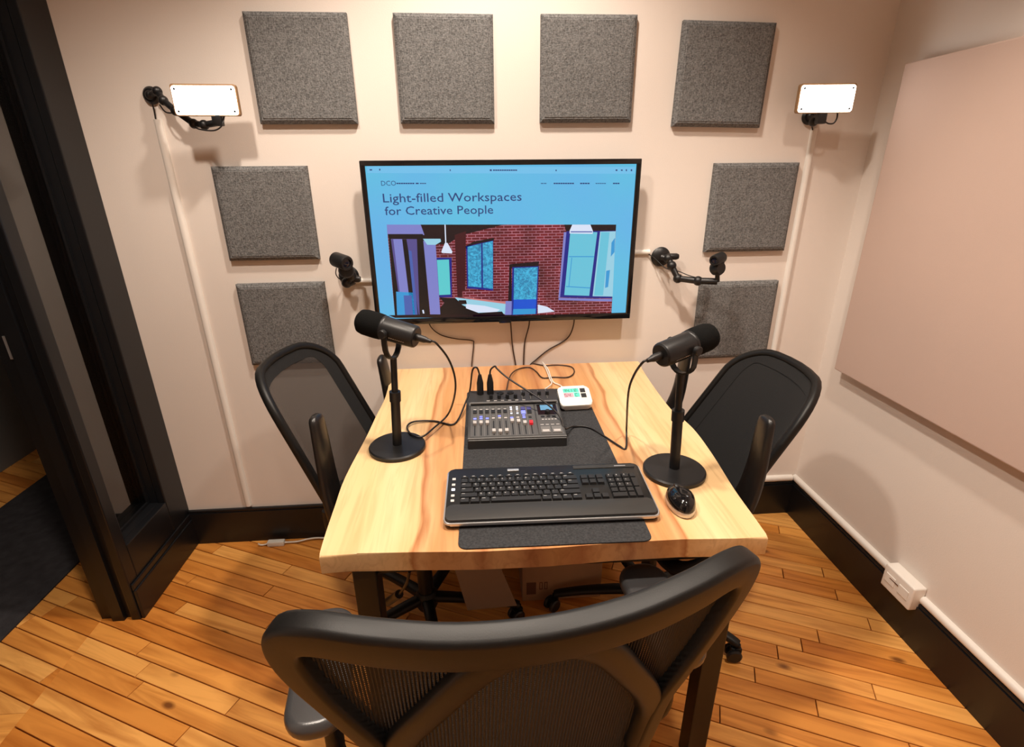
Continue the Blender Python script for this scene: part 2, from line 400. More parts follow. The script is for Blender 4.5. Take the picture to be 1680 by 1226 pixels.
# floor : sub-floor slab + single planks laid at an angle
floor = struct(obj('floor', B(XH-.1, XR+.1, YB-.1, YH1+.1, -.1, -.0125), 'subfloor'))
ANG = R(-24); PWID = .057; rng = random.Random(7)
ca, sa = math.cos(ANG), math.sin(ANG)
def clip(poly, f):
    out = []
    for i, p in enumerate(poly):
        q = poly[(i+1) % len(poly)]; a, b = f(p), f(q)
        if a >= 0: out.append(p)
        if (a >= 0) != (b >= 0):
            t = a/(a-b); out.append((p[0]+(q[0]-p[0])*t, p[1]+(q[1]-p[1])*t))
    return out
def area(P): return abs(sum(P[i][0]*P[(i+1) % len(P)][1]-P[(i+1) % len(P)][0]*P[i][1] for i in range(len(P))))/2
REG = [(HALLX, XR, -1.45, 0.0), (XH, HALLX, -.75, .95)]
rest = bmesh.new()
rows = range(-62, 56)
for j in rows:
    u = -4.2+rng.random()*.5
    while u < 3.6:
        ln = rng.choice((.42, .55, .7, .85, 1.0, 1.2))*rng.uniform(.85, 1.15)
        rect = [(u, j*PWID), (u+ln, j*PWID), (u+ln, (j+1)*PWID), (u, (j+1)*PWID)]
        g = .0015
        rect = [(rect[0][0]+g, rect[0][1]+g), (rect[1][0]-g, rect[1][1]+g), (rect[2][0]-g, rect[2][1]-g), (rect[3][0]+g, rect[3][1]-g)]
        for (x0, x1, y0, y1) in REG:
            W_ = [(p[0]*ca-p[1]*sa, p[0]*sa+p[1]*ca) for p in rect]
            for f in (lambda p: p[0]-x0, lambda p: x1-p[0], lambda p: p[1]-y0, lambda p: y1-p[1]):
                if W_: W_ = clip(W_, f)
            if not W_ or area(W_) < .0012: continue
            cx = sum(p[0] for p in W_)/len(W_); cy = sum(p[1] for p in W_)/len(W_)
            loc = [((p[0]-cx)*ca+(p[1]-cy)*sa, -(p[0]-cx)*sa+(p[1]-cy)*ca) for p in W_]
            bm = bmesh.new()
            dz = rng.uniform(-.0004, .0)
            n = len(loc)
            bo = [bm.verts.new((x, y, -.0125)) for x, y in loc]; mx_ = [bm.verts.new((x, y, dz-.0012)) for x, y in loc]
            def ins(x, y):
                l = math.hypot(x, y) or 1; k = max(0, 1-.0012/ max(.02, l)); return x*1.0-math.copysign(min(.0008, abs(x)), x), y-math.copysign(min(.0008, abs(y)), y)
            to = [bm.verts.new((*ins(x, y), dz)) for x, y in loc]
            for a, b in ((bo, mx_), (mx_, to)):
                for i in range(n): bm.faces.new((a[i], a[(i+1) % n], b[(i+1) % n], b[i]))
            bm.faces.new(to)
            o = obj('plank', bm, 'plank_wood', floor); o.location = (cx, cy, 0); o.rotation_euler = (0, 0, ANG)
        u += ln
# rest of the floor behind the camera
bk = obj('floor_boards', B(HALLX, XR, YB, -1.451, -.0125, -.0003), 'plank_wood', floor)
obj('floor_boards', B(XH, HALLX, YH0, -.751, -.0125, -.0003), 'plank_wood', floor); obj('floor_boards', B(XH, HALLX, .951, YH1, -.0125, -.0003), 'plank_wood', floor)

# baseboards and trims
bb = bmesh.new(); box(bb, XL, XR-.018, -.018, 0, 0, .150); box(bb, XL, XR-.014, -.014, 0, .150, .162, .003)
struct(obj('baseboard_back', bb, 'black_wood'))
bb = bmesh.new(); box(bb, XR-.018, XR, YB, 0, 0, .150); box(bb, XR-.014, XR, YB, 0, .150, .162, .003)
struct(obj('baseboard_right', bb, 'black_wood'))
bb = B(XL, XL+.018, YB, -1.55, 0, .16); struct(obj('baseboard_left', bb, 'black_wood'))

# glazed sidelight beside the open doorway (left wall)
sl = struct(obj('window_1', B(HALLX, XL-.03, -.405, 0, 0, .262), 'black_wood'))
def slp(name, *a, m='black_wood', **k): return obj(name, B(*a, **k), m, sl)
slp('window_casing', XL-.03, XL, -.124, 0, .0, 2.2, bev=.004)
slp('window_casing', XL-.03, XL, -.42, -.373, .0, 2.2, bev=.004)
slp('bottom_rail', XL-.03, XL, -.373, -.124, .0, .286, bev=.004)
slp('base_moulding', XL, XL+.012, -.415, 0, 0, .125, bev=.004)
slp('moulding_cap', XL, XL+.007, -.415, 0, .125, .150, bev=.003)
slp('window_sill', XL-.075, XL-.028, -.373, -.124, .25, .287, bev=.003)
slp('window_jamb', HALLX, XL-.03, -.124, 0, .262, 2.2)
slp('window_jamb', HALLX, XL-.03, -.405, -.373, .262, 2.2)
slp('door_stop', HALLX+.045, HALLX+.085, -.420, -.405, 0, 2.2)
slp('head_rail', HALLX, XL, -.373, -.124, 2.08, 2.2)
slp('window_pane', XL-.072, XL-.066, -.375, -.122, .28, 2.09, m='pane_glass')
pb = bmesh.new()
box(pb, XL-.066, XL-.058, -.373, -.124, .287, .297); box(pb, XL-.066, XL-.058, -.134, -.124, .297, 2.08); box(pb, XL-.066, XL-.058, -.373, -.363, .297, 2.08)
obj('glazing_bead', pb, 'black_wood', sl)
sp_ = ony(25, 570, -.405)
st = obj('strike_plate', B(sp_.x-.022, sp_.x+.022, -.409, -.405, sp_.z-.035, sp_.z+.035, bev=.0015), 'silver', sl); st['label'] = 'small brass-toned metal strike plate'
obj('strike_hole', B(sp_.x-.008, sp_.x+.008, -.4095, -.4088, sp_.z-.016, sp_.z+.016), 'print_brown', sl)
# far door jamb
struct(obj('trim_1', B(HALLX-.005, XL+.012, -1.46, -1.42, 0, 2.24), 'black_wood'))
struct(obj('trim_2', B(HALLX-.005, XL+.012, -1.42, -.42, 2.2, 2.28), 'black_wood'))
# hall runner
tag(obj('rug', B(-2.35, -1.725, -1.6, 1.3, 0, .008, bev=.003), 'rug'), 'dark grey runner rug on the hall floor beyond the doorway', 'rug')

# ------------------------------------------------------------------ ceiling lamps
for (x, y, pw, cone, where) in DOWNLIGHTS:
    t = thing('ceiling_downlight', 'round recessed ceiling downlight ' + where, 'ceiling lamp', (x, y, H_CEIL))
    bm = bmesh.new(); lathe(bm, [(.055, -.001), (.075, -.001), (.078, -.006), (.07, -.012), (.056, -.012), (.055, -.001)], 32); obj('trim_ring', bm, 'white_plastic', t, 40)
    bm = bmesh.new(); lathe(bm, [(0, -.002), (.054, -.002)], 32); obj('lens', bm, 'down_lens', t)
    ld = bpy.data.lights.new('downlight_lamp', 'SPOT'); ld.energy = pw; ld.color = LIGHT; ld.shadow_soft_size = .055; ld.spot_size = R(cone); ld.spot_blend = .55
    lo = bpy.data.objects.new('downlight_lamp', ld); COL.objects.link(lo); lo.parent = t; lo.location = (0, 0, -.03)
t = thing('ceiling_downlight', 'round ceiling fill light added in the hall beyond the doorway', 'ceiling lamp', (HALL_FILL[0], HALL_FILL[1], H_CEIL))  # added fixture out of view, only there to brighten the hall
bm = bmesh.new(); lathe(bm, [(.055, -.001), (.075, -.001), (.078, -.006), (.07, -.012), (.056, -.012), (.055, -.001)], 32); obj('trim_ring', bm, 'white_plastic', t, 40)
bm = bmesh.new(); lathe(bm, [(0, -.002), (.054, -.002)], 32); obj('lens', bm, 'down_lens', t)
ld = bpy.data.lights.new('hall_fill_lamp', 'SPOT'); ld.energy = HALL_FILL[2]; ld.color = LIGHT; ld.shadow_soft_size = .05; ld.spot_size = R(120); ld.spot_blend = .7
lo = bpy.data.objects.new('hall_fill_lamp', ld); COL.objects.link(lo); lo.parent = t; lo.location = (0, 0, -.03)

# ------------------------------------------------------------------ acoustic panels
def panel_mesh(s=.305, th=.026, bev=.013):
    bm = bmesh.new(); h = s/2
    A = [bm.verts.new((x, 0, z)) for x, z in ((-h, -h), (h, -h), (h, h), (-h, h))]
    Bv = [bm.verts.new((x, -th+bev*.75, z)) for x, z in ((-h, -h), (h, -h), (h, h), (-h, h))]
    g = h-bev; Cv = [bm.verts.new((x, -th, z)) for x, z in ((-g, -g), (g, -g), (g, g), (-g, g))]
    for a, b in ((A, Bv), (Bv, Cv)):
        for i in range(4): bm.faces.new((a[i], a[(i+1) % 4], b[(i+1) % 4], b[i]))
    bm.faces.new(Cv); bm.faces.new(A[::-1])
    ed = [e for e in bm.edges if all(v in Cv for v in e.verts)]
    bmesh.ops.bevel(bm, geom=ed, offset=.003, segments=2, affect='EDGES')
    return bm
P8 = [(-.750, 1.922, 'next to the lamp on the long black arm', 0), (-.306, 1.922, 'above the television end nearest the doorway', .004), (.149, 1.924, 'above the television end nearest the pink wall panel', -.002), (.601, 1.909, 'in the top row nearest the pink wall panel', .018),
      (-.931, 1.492, 'middle one of three on the doorway side of the television', 0), (.764, 1.49, 'beside the television, just above the extended webcam arm', 0), (-.927, 1.105, 'lowest on the doorway side, above the sheer mesh chair', -.006), (.766, 1.072, 'behind the extended webcam arm, above the solid black chair', -.006)]
pm = None
for x, z, where, rot in P8:
    if pm is None: o = obj('acoustic_panel', panel_mesh(), 'acoustic_fabric'); pm = o
    else: o = pm.copy(); COL.objects.link(o)
    o.location = (x+.1525, 0, z-.1525); o.rotation_euler = (0, rot, 0)
    tag(o, 'grey square acoustic panel ' + where, 'acoustic panel', 'grey acoustic panels on the back wall')
tag(obj('fabric_wall_panel', B(XR-.05, XR, -1.9, -.15, .757, 1.772, bev=.004), 'pink_fabric'), 'large pinkish beige fabric acoustic panel on side wall', 'wall panel')

# ------------------------------------------------------------------ cable ducts
def duct(name, a, b, w_, d_, label, nrm):
    a, b = Vector(a), Vector(b); t = (b-a).normalized(); n = Vector(nrm); s = t.cross(n)
    bm = bmesh.new()
    sec = [(-w_/2, 0), (-w_/2, d_*.45), (-w_/2*.7, d_*.85), (-w_*.15, d_), (w_*.15, d_), (w_/2*.7, d_*.85), (w_/2, d_*.45), (w_/2, 0)]
    sweep(bm, [a, b], lambda i, t_: sec, normals=[n, n])
    return tag(obj(name, bm, 'white_plastic', None, 35), label, 'cable duct')
duct('cable_duct', (-1.069, 0, 1.632), (-1.060, 0, .172), .024, .014, 'tall white cable duct running down below the long-armed lamp', (0, -1, 0))
duct('cable_duct', (1.107, 0, 1.600), (1.110, 0, .196), .022, .013, 'white cable duct running down below the lamp near the pink panel', (0, -1, 0))
duct('cable_duct', (-.44, 0, 1.105), (-.545, 0, 1.105), .018, .012, 'short white cable duct between television and folded webcam', (0, -1, 0))
duct('cable_duct', (.48, 0, 1.187), (.562, 0, 1.187), .018, .012, 'short white cable duct between television and extended webcam arm', (0, -1, 0))
duct('cable_duct', (.62, 0, .178), (XR-.02, 0, .178), .028, .016, 'white cable duct on the baseboard under the television wall', (0, -1, 0))
duct('cable_duct', (XR, -.001, .178), (XR, -.600, .178), .028, .016, 'white cable duct on the side baseboard between corner and outlet box', (-1, 0, 0))
duct('cable_duct', (XR, -.722, .178), (XR, -2.2, .178), .028, .016, 'white cable duct running along the side baseboard past the outlet box', (-1, 0, 0))
t = thing('outlet_box', 'white surface outlet box on the side wall cable duct', 'outlet', (XR, -.66, .135))
obj('body', B(-.045, 0, -.062, .062, 0, .088, bev=.006, seg=3), 'white_plastic', t, 40)
for dy in (-.028, .028):
    obj('socket', B(-.0475, -.044, dy-.02, dy+.02, .028, .062, bev=.002), 'white_plastic', t)
obj('slot', B(-.048, -.0465, -.006, .030, .05, .053), 'print_brown', t)

# ------------------------------------------------------------------ television
TX0, TX1, TZ0, TZ1, TY = -.444, .488, .954, 1.506, -.062
tv = thing('television', 'wall-mounted flat television showing a web page', 'television', ((TX0+TX1)/2, 0, TZ0))
tcx = (TX0+TX1)/2
def L3(v): return Vector((v.x-tcx, v.y, v.z-TZ0))
obj('mount', B(-.16, .16, -.03, 0, .16, .40, bev=.004), 'steel_black', tv)
obj('body', B(TX0-tcx+.012, TX1-tcx-.012, -.052, -.03, .012, TZ1-TZ0-.012, bev=.006), 'black_plastic', tv, 40)
bz = bmesh.new(); Wt, Ht = TX1-TX0, TZ1-TZ0
bw, bbm = .017, .022
box(bz, -Wt/2, Wt/2, -.066, -.050, Ht-bw, Ht, .003); box(bz, -Wt/2, Wt/2, -.066, -.050, 0, bbm, .003)
box(bz, -Wt/2, -Wt/2+bw, -.066, -.050, bbm-.004, Ht-bw+.004, .002); box(bz, Wt/2-bw, Wt/2, -.066, -.050, bbm-.004, Ht-bw+.004, .002)
obj('bezel', bz, 'gloss_black', tv, 40)
obj('logo_tab', B(-.022, .022, -.0675, -.065, -.004, .008, bev=.001), 'gloss_black', tv)
YS = -.0615
def sky_tex(N, L, vec, b):
    t = N.new('ShaderNodeTexNoise'); t.inputs['Scale'].default_value = 2.2; t.inputs['Detail'].default_value = 1; L.new(vec, t.inputs['Vector'])
    cr = N.new('ShaderNodeValToRGB'); L.new(t.outputs['Fac'], cr.inputs[0])
    cr.color_ramp.elements[0].position = .3; cr.color_ramp.elements[0].color = (*srgb(92, 192, 222), 1)
    cr.color_ramp.elements[1].position = .7; cr.color_ramp.elements[1].color = (*srgb(98, 176, 230), 1)
    L.new(cr.outputs[0], b.inputs['Emission Color'])
emit('page', (.1, .5, .75), 1.0, sky_tex)
def brick_tex(N, L, vec, b):
    t = N.new('ShaderNodeTexBrick'); t.inputs['Scale'].default_value = 1; L.new(vec, t.inputs['Vector'])
    t.inputs['Color1'].default_value = (*srgb(122, 30, 40), 1); t.inputs['Color2'].default_value = (*srgb(92, 18, 30), 1); t.inputs['Mortar'].default_value = (*srgb(176, 112, 128), 1)
    t.inputs['Mortar Size'].default_value = .0012; t.inputs['Brick Width'].default_value = .028; t.inputs['Row Height'].default_value = .0095
    n = N.new('ShaderNodeTexNoise'); n.inputs['Scale'].default_value = 9; L.new(vec, n.inputs['Vector'])
    mr = N.new('ShaderNodeMapRange'); mr.inputs[1].default_value = .3; mr.inputs[2].default_value = .7; mr.inputs[3].default_value = .45; mr.inputs[4].default_value = 1.25; L.new(n.outputs['Fac'], mr.inputs[0])
    L.new(t.outputs['Color'], b.inputs['Emission Color']); L.new(mr.outputs[0], b.inputs['Emission Strength'])
emit('pic_brick', (.3, .03, .03), 1, brick_tex)
def tree_tex(N, L, vec, b):
    t = N.new('ShaderNodeTexNoise'); t.inputs['Scale'].default_value = 60; t.inputs['Detail'].default_value = 3; t.inputs['Distortion'].default_value = 2; L.new(vec, t.inputs['Vector'])
    cr = N.new('ShaderNodeValToRGB'); L.new(t.outputs['Fac'], cr.inputs[0])
    cr.color_ramp.elements[0].position = .35; cr.color_ramp.elements[0].color = (*srgb(40, 120, 165), 1)
    cr.color_ramp.elements[1].position = .65; cr.color_ramp.elements[1].color = (*srgb(70, 185, 225), 1)
    L.new(cr.outputs[0], b.inputs['Emission Color'])
emit('pic_trees', (.1, .4, .6), 1, tree_tex)
for nme, c in dict(pic_dark=(22, 6, 16), pic_black=(8, 6, 14), pic_darkred=(62, 12, 22), pic_lilac=(124, 128, 198), pic_purple=(84, 76, 138), pic_navy=(24, 34, 130), pic_cyan=(102, 192, 216),
                   pic_teal=(90, 200, 205), pic_blue=(52, 150, 210), pic_royal=(22, 82, 205), pic_white=(215, 225, 245), pic_pale=(150, 205, 225), pic_text=(38, 66, 122), pic_bar=(112, 190, 232), pic_steel=(70, 95, 170), pic_peach=(200, 120, 120)).items():
    emit(nme, srgb(*c), 1.0)
scr = obj('screen', B(-Wt/2+bw-.002, Wt/2-bw+.002, YS, -.045, bbm-.003, Ht-bw+.002), 'page', tv)
def sc(zx, zy, k=0):
    v = L3(ony(560+zx*.30989, 240+zy*.30989, YS)); v.y = YS-.00012*k; return v
PIC = ['pic_brick', 'pic_dark', 'pic_black', 'pic_darkred', 'pic_lilac', 'pic_purple', 'pic_navy', 'pic_cyan', 'pic_teal', 'pic_blue', 'pic_royal', 'pic_white', 'pic_pale', 'pic_trees', 'pic_steel', 'pic_peach', 'pic_text', 'pic_bar']
pic = bmesh.new()
def poly(m, k, *pts):
    f = pic.faces.new([pic.verts.new(sc(x, y, k)) for x, y in pts]); f.material_index = PIC.index(m)
poly('pic_brick', 1, (240, 415), (1455, 415), (1430, 888), (285, 908))
poly('pic_dark', 2, (418, 415), (860, 415), (640, 470), (560, 520), (430, 520))
poly('pic_darkred', 3, (600, 470), (660, 450), (655, 800), (615, 800))
poly('pic_lilac', 3, (240, 415), (420, 415), (440, 470), (246, 470))
poly('pic_black', 4, (246, 465), (432, 465), (470, 905), (415, 906), (400, 492), (252, 490))
poly('pic_purple', 3, (252, 490), (405, 490), (420, 906), (285, 908))
poly('pic_black', 4, (252, 490), (262, 490), (320, 905), (285, 906))
poly('pic_lilac', 4, (275, 492), (322, 492), (372, 780), (310, 780))
poly('pic_black', 5, (322, 492), (345, 492), (412, 906), (372, 906))
poly('pic_steel', 6, (355, 550), (372, 555), (405, 900), (392, 903))
poly('pic_blue', 5, (290, 770), (380, 775), (395, 905), (296, 907))
poly('pic_steel', 6, (330, 790), (372, 790), (380, 900), (338, 900))
poly('pic_lilac', 5, (434, 500), (498, 500), (525, 903), (472, 905))
poly('pic_pale', 6, (432, 490), (525, 490), (528, 505), (500, 522), (455, 522))
poly('pic_navy', 4, (500, 590), (584, 590), (586, 800), (520, 800))
poly('pic_teal', 5, (506, 602), (570, 600), (578, 785), (518, 788))
poly('pic_white', 5, (546, 415), (552, 415), (556, 515), (550, 515))
poly('pic_white', 6, (548, 512), (562, 512), (588, 558), (585, 568), (532, 565), (530, 556))
poly('pic_dark', 4, (655, 530), (700, 505), (808, 485), (808, 500), (700, 520), (660, 545))
poly('pic_navy', 4, (660, 530), (804, 498), (804, 765), (666, 752))
poly('pic_trees', 5, (668, 533), (740, 516), (742, 748), (672, 742))
poly('pic_trees', 5, (748, 514), (802, 502), (802, 756), (750, 749))
poly('pic_peach', 3, (640, 770), (880, 775), (880, 850), (640, 800))
poly('pic_brick', 4, (640, 765), (880, 775), (880, 825), (650, 800))
poly('pic_dark', 4, (890, 625), (1045, 610), (1045, 640), (900, 645), (905, 900), (880, 900))
poly('pic_navy', 5, (905, 640), (1045, 635), (1035, 888), (900, 895))
poly('pic_trees', 6, (915, 645), (1040, 640), (1032, 810), (912, 812))
poly('pic_royal', 6, (912, 812), (1032, 810), (1030, 860), (910, 862))
poly('pic_blue', 6, (910, 862), (1030, 860), (1028, 888), (908, 892))
poly('pic_lilac', 5, (870, 820), (905, 820), (905, 895), (865, 896))
poly('pic_black', 4, (520, 800), (640, 808), (760, 905), (480, 906), (545, 830))
poly('pic_pale', 5, (600, 800), (870, 835), (868, 888), (740, 890), (640, 840))
poly('pic_white', 6, (660, 835), (760, 845), (840, 865), (820, 880), (720, 880), (660, 858))
poly('pic_dark', 7, (690, 885), (850, 875), (866, 897), (700, 902))
poly('pic_dark', 6, (620, 815), (660, 815), (665, 835), (625, 838))
poly('pic_white', 5, (1040, 838), (1090, 850), (1130, 875), (1040, 885))
poly('pic_dark', 3, (1180, 415), (1455, 415), (1453, 447), (1190, 450))
poly('pic_lilac', 4, (1178, 455), (1192, 455), (1162, 800), (1150, 800))
poly('pic_navy', 5, (1192, 450), (1452, 447), (1432, 806), (1158, 800))
poly('pic_cyan', 6, (1212, 455), (1355, 455), (1312, 792), (1180, 788))
poly('pic_blue', 7, (1205, 582), (1338, 582), (1337, 587), (1204, 587))
poly('pic_blue', 7, (1218, 590), (1222, 590), (1206, 745), (1202, 745))
poly('pic_blue', 7, (1190, 740), (1318, 748), (1318, 753), (1189, 745))
poly('pic_pale', 6, (1370, 452), (1452, 450), (1436, 796), (1330, 794))
poly('pic_cyan', 7, (1375, 455), (1420, 455), (1385, 790), (1338, 790))
poly('pic_blue', 8, (1430, 510), (1448, 485), (1446, 560), (1426, 585))
poly('pic_blue', 8, (1402, 660), (1422, 655), (1412, 745), (1396, 750))
poly('pic_lilac', 6, (1150, 802), (1432, 810), (1431, 822), (1150, 815))
poly('pic_white', 9, (1222, 415), (1318, 415), (1332, 450), (1330, 464), (1208, 462), (1208, 448))
poly('pic_steel', 10, (1214, 450), (1328, 450), (1328, 456), (1214, 456))
poly('pic_dark', 7, (250, 895), (480, 890), (905, 893), (905, 906), (285, 909))
poly('pic_white', 8, (428, 868), (436, 866), (440, 885), (432, 886))
obj('screen_picture', pic, PIC, scr)
def txt(nm, s, zx, zy, zh, wtot, k=3, wgt=0):
    # s set between zoom pixels: baseline start (zx,zy), cap height zh, total width wtot
    p0 = sc(zx, zy, k); pe = sc(zx+wtot, zy, k); pt = sc(zx, zy-zh, k)
    tmp = bmesh.new(); text_faces(tmp, s, 1, lambda x, y: Vector((x, y, 0)))
    mxx = max(v.co.x for v in tmp.verts); mnx = min(v.co.x for v in tmp.verts); tmp.free()
    sx_ = (pe.x-p0.x)/(mxx-mnx); sy_ = (pt.z-p0.z)/.70
    tx = bmesh.new()
    for off in ((0, 0), (wgt, 0), (0, wgt))[: 3 if wgt else 1]:
        text_faces(tx, s, 1, lambda x, y: Vector((p0.x+(x-mnx)*sx_+off[0], p0.y-off[0]*.05-off[1]*.06, p0.z+y*sy_+off[1])))
    obj(nm, tx, 'pic_text', scr)['kind'] = 'stuff'
txt('screen_heading', 'Light-filled Workspaces', 222, 298, 47, 732, wgt=.0004)
txt('screen_heading', 'for Creative People', 232, 365, 45, 572, wgt=.0004)
txt('screen_logo', 'DCO', 212, 209, 26, 78)
for (a, b_, y, h) in ((292, 388, 197, 7), (394, 412, 197, 7), (416, 450, 197, 5), (1056, 1088, 197, 4), (1124, 1233, 197, 7), (1264, 1316, 197, 7), (1346, 1402, 197, 4), (1438, 1474, 197, 7), (786, 798, 127, 9), (803, 932, 127, 7),
                      (574, 580, 127, 9), (1134, 1141, 128, 8), (150, 165, 125, 7), (200, 208, 124, 9), (1452, 1463, 127, 8), (1480, 1491, 127, 7), (1506, 1513, 127, 10), (1532, 1541, 127, 10)):
    n_ = max(1, int((b_-a)/11)); tx = bmesh.new()
    for i in range(n_):
        x0 = a+(b_-a)*i/n_; x1 = a+(b_-a)*(i+.86)/n_
        tx.faces.new([tx.verts.new(sc(x, yy, 3)) for x, yy in ((x0, y-h/2), (x1, y-h/2), (x1, y+h/2), (x0, y+h/2))])
    obj('menu_text', tx, 'pic_text', scr)['kind'] = 'stuff'
bar = bmesh.new(); bar.faces.new([bar.verts.new(sc(x, y, 1)) for x, y in ((135, 106), (1556, 110), (1555, 146), (138, 142))]); obj('browser_bar', bar, 'pic_bar', scr)

# television leads
def lead(name, pts, r, m, label, cat='cable', n=8, sm=6):
    bm = bmesh.new(); tube(bm, pts, r, n, sm); return tag(obj(name, bm, m, None, 60), label, cat)
W0 = -.006
def wl(px, py, y=W0): return ony(px, py, y)
lead('cable', [wl(702, 505, -.03), wl(705, 533, -.02), wl(722, 549), wl(748, 556), wl(774, 559), wl(777, 566), wl(774, 600), (wl(774, 600)+Vector((0, 0, -.05)))], .0022, 'cable_brown', 'thin dark lead hanging from television, bent at a sharp corner')
lead('cable', [wl(836, 505, -.03), wl(838, 533, -.02), wl(841, 570), wl(846, 600), wl(846, 600)+Vector((0, 0, -.05))], .0026, 'cable_brown', 'straight dark lead hanging from television behind the mixer')
lead('cable', [wl(869, 505, -.03), wl(868, 533, -.02), wl(861, 562), wl(859, 600), wl(859, 600)+Vector((0, 0, -.05))], .0026, 'cable_brown', 'slightly bowed dark lead hanging from television beside the straight one')
lead('cable', [wl(942, 505, -.03), wl(941, 533, -.02), wl(930, 556), wl(900, 574), wl(880, 590), wl(868, 602), wl(864, 612)+Vector((0, 0, -.03))], .0026, 'cable_brown', 'dark lead sweeping diagonally from television towards the white adapter')

# ------------------------------------------------------------------ panel lamps
def rel(P, o): return [Vector(p)-Vector(o) for p in P]
def lamp(px_center, y, yaw, label, mount, arm_pts, cable_pts, sz=(.178, .079)):
    c = ony(*px_center, y)
    t = thing('panel_lamp', label, 'lamp', (c.x, 0, c.z))
    Mx = Matrix.Translation((0, y, 0)) @ Matrix.Rotation(yaw, 4, 'Z')
    bm = bmesh.new(); prism(bm, rrect(-sz[0]/2-.0025, sz[0]/2+.0025, -sz[1]/2-.0015, sz[1]/2+.004, .006), .001, .018, .002)
    bmesh.ops.transform(bm, matrix=Mx @ Matrix.Rotation(R(90), 4, 'X') @ Matrix.Translation((0, 0, -.017)), verts=bm.verts[:])
    obj('housing', bm, 'lamp_body', t, 40)
    bm = bmesh.new(); prism(bm, rrect(-sz[0]/2+.001, sz[0]/2-.001, -sz[1]/2+.001, sz[1]/2-.001, .007), .0, .004, .001)
    bmesh.ops.transform(bm, matrix=Mx @ Matrix.Rotation(R(90), 4, 'X') @ Matrix.Translation((0, 0, -.001)), verts=bm.verts[:])
    f = obj('diffuser', bm, 'lamp_face', t, 40); f['label'] = 'glowing white diffuser'
    for sx_ in (-1, 1):
        for sz_ in (-1, 1):
            bm = bmesh.new(); lathe(bm, [(0, 0), (.0034, 0), (.0034, .0015), (0, .0015)], 10)
            bmesh.ops.transform(bm, matrix=Mx @ Matrix.Translation((sx_*(sz[0]/2-.010), -.0035, sz_*(sz[1]/2-.010))) @ Matrix.Rotation(R(90), 4, 'X'), verts=bm.verts[:])
            obj('screw', bm, 'steel_black', f)
    o = Vector((c.x, 0, c.z))
    mt = Vector(mount)-o
    bm = bmesh.new(); lathe(bm, [(0, 0), (.024, 0), (.026, .006), (.020, .014), (0, .016)], 24); 
    bmesh.ops.transform(bm, matrix=Matrix.Translation(mt) @ Matrix.Rotation(R(90), 4, 'X'), verts=bm.verts[:]); obj('wall_mount', bm, 'black_plastic', t, 40)
    A = [Vector(p)-o for p in arm_pts]
    bm = bmesh.new(); tube(bm, A, .0095, 14, 0)
    for p in A[:-1]:
        bmesh.ops.create_uvsphere(bm, u_segments=14, v_segments=8, radius=.0145, matrix=Matrix.Translation(p))
    obj('arm', bm, 'black_plastic', t, 40)
    obj('joint', B(A[-1].x-.014, A[-1].x+.014, A[-1].y-.012, A[-1].y+.012, A[-1].z-.010, A[-1].z+.024, bev=.004), 'black_plastic', t, 40)
    bm = bmesh.new(); tube(bm, [Vector(p)-o for p in cable_pts], .0024, 8, 6); obj('lamp_cable', bm, 'cable_black', t, 60)
    return t
m1 = ony(250, 157, 0); pan = ony(337, 165, -.12)
lampA = lamp((337, 165), -.12, R(3), 'glowing rectangular panel lamp on a long black wall arm', m1,
     [m1+Vector((0, -.012, 0)), ony(258, 150, -.035), ony(268, 165, -.055), ony(288, 182, -.075), ony(318, 203, -.085), ony(335, 205, -.10), Vector((pan.x+.02, -.108, pan.z-.058))],
     [ony(249, 168, -.02), ony(253, 182, -.012), ony(256, 200, -.009)])
# slack lead between the arm and the lamp head
obj('lead', TUBE(rel([ony(262, 172, -.05), ony(272, 184, -.07), ony(290, 188, -.08), ony(318, 208, -.095), ony(332, 213, -.115), ony(352, 214, -.118), ony(364, 206, -.115), ony(368, 190, -.102)], lampA.location), .0022, 8, 6), 'cable_black', lampA, 60)
p2 = ony(1356, 162, -.10); m2 = Vector((p2.x+.01, 0, p2.z-.045))
lampB = lamp((1356, 162), -.10, R(-4), 'glowing rectangular panel lamp near the pink wall panel', m2,
     [m2+Vector((0, -.012, 0)), Vector((p2.x-.005, -.06, p2.z-.065)), ony(1346, 198, -.088)],
     [ony(1349, 199, -.085), ony(1336, 196, -.06), ony(1332, 200, -.03), ony(1333, 213, -.012)], (.176, .080))
obj('lead', TUBE(rel([ony(1354, 200, -.09), ony(1360, 203, -.092), ony(1368, 202, -.092), ony(1373, 194, -.09), ony(1374, 186, -.084)], lampB.location), .0024, 8, 6), 'cable_black', lampB, 60)

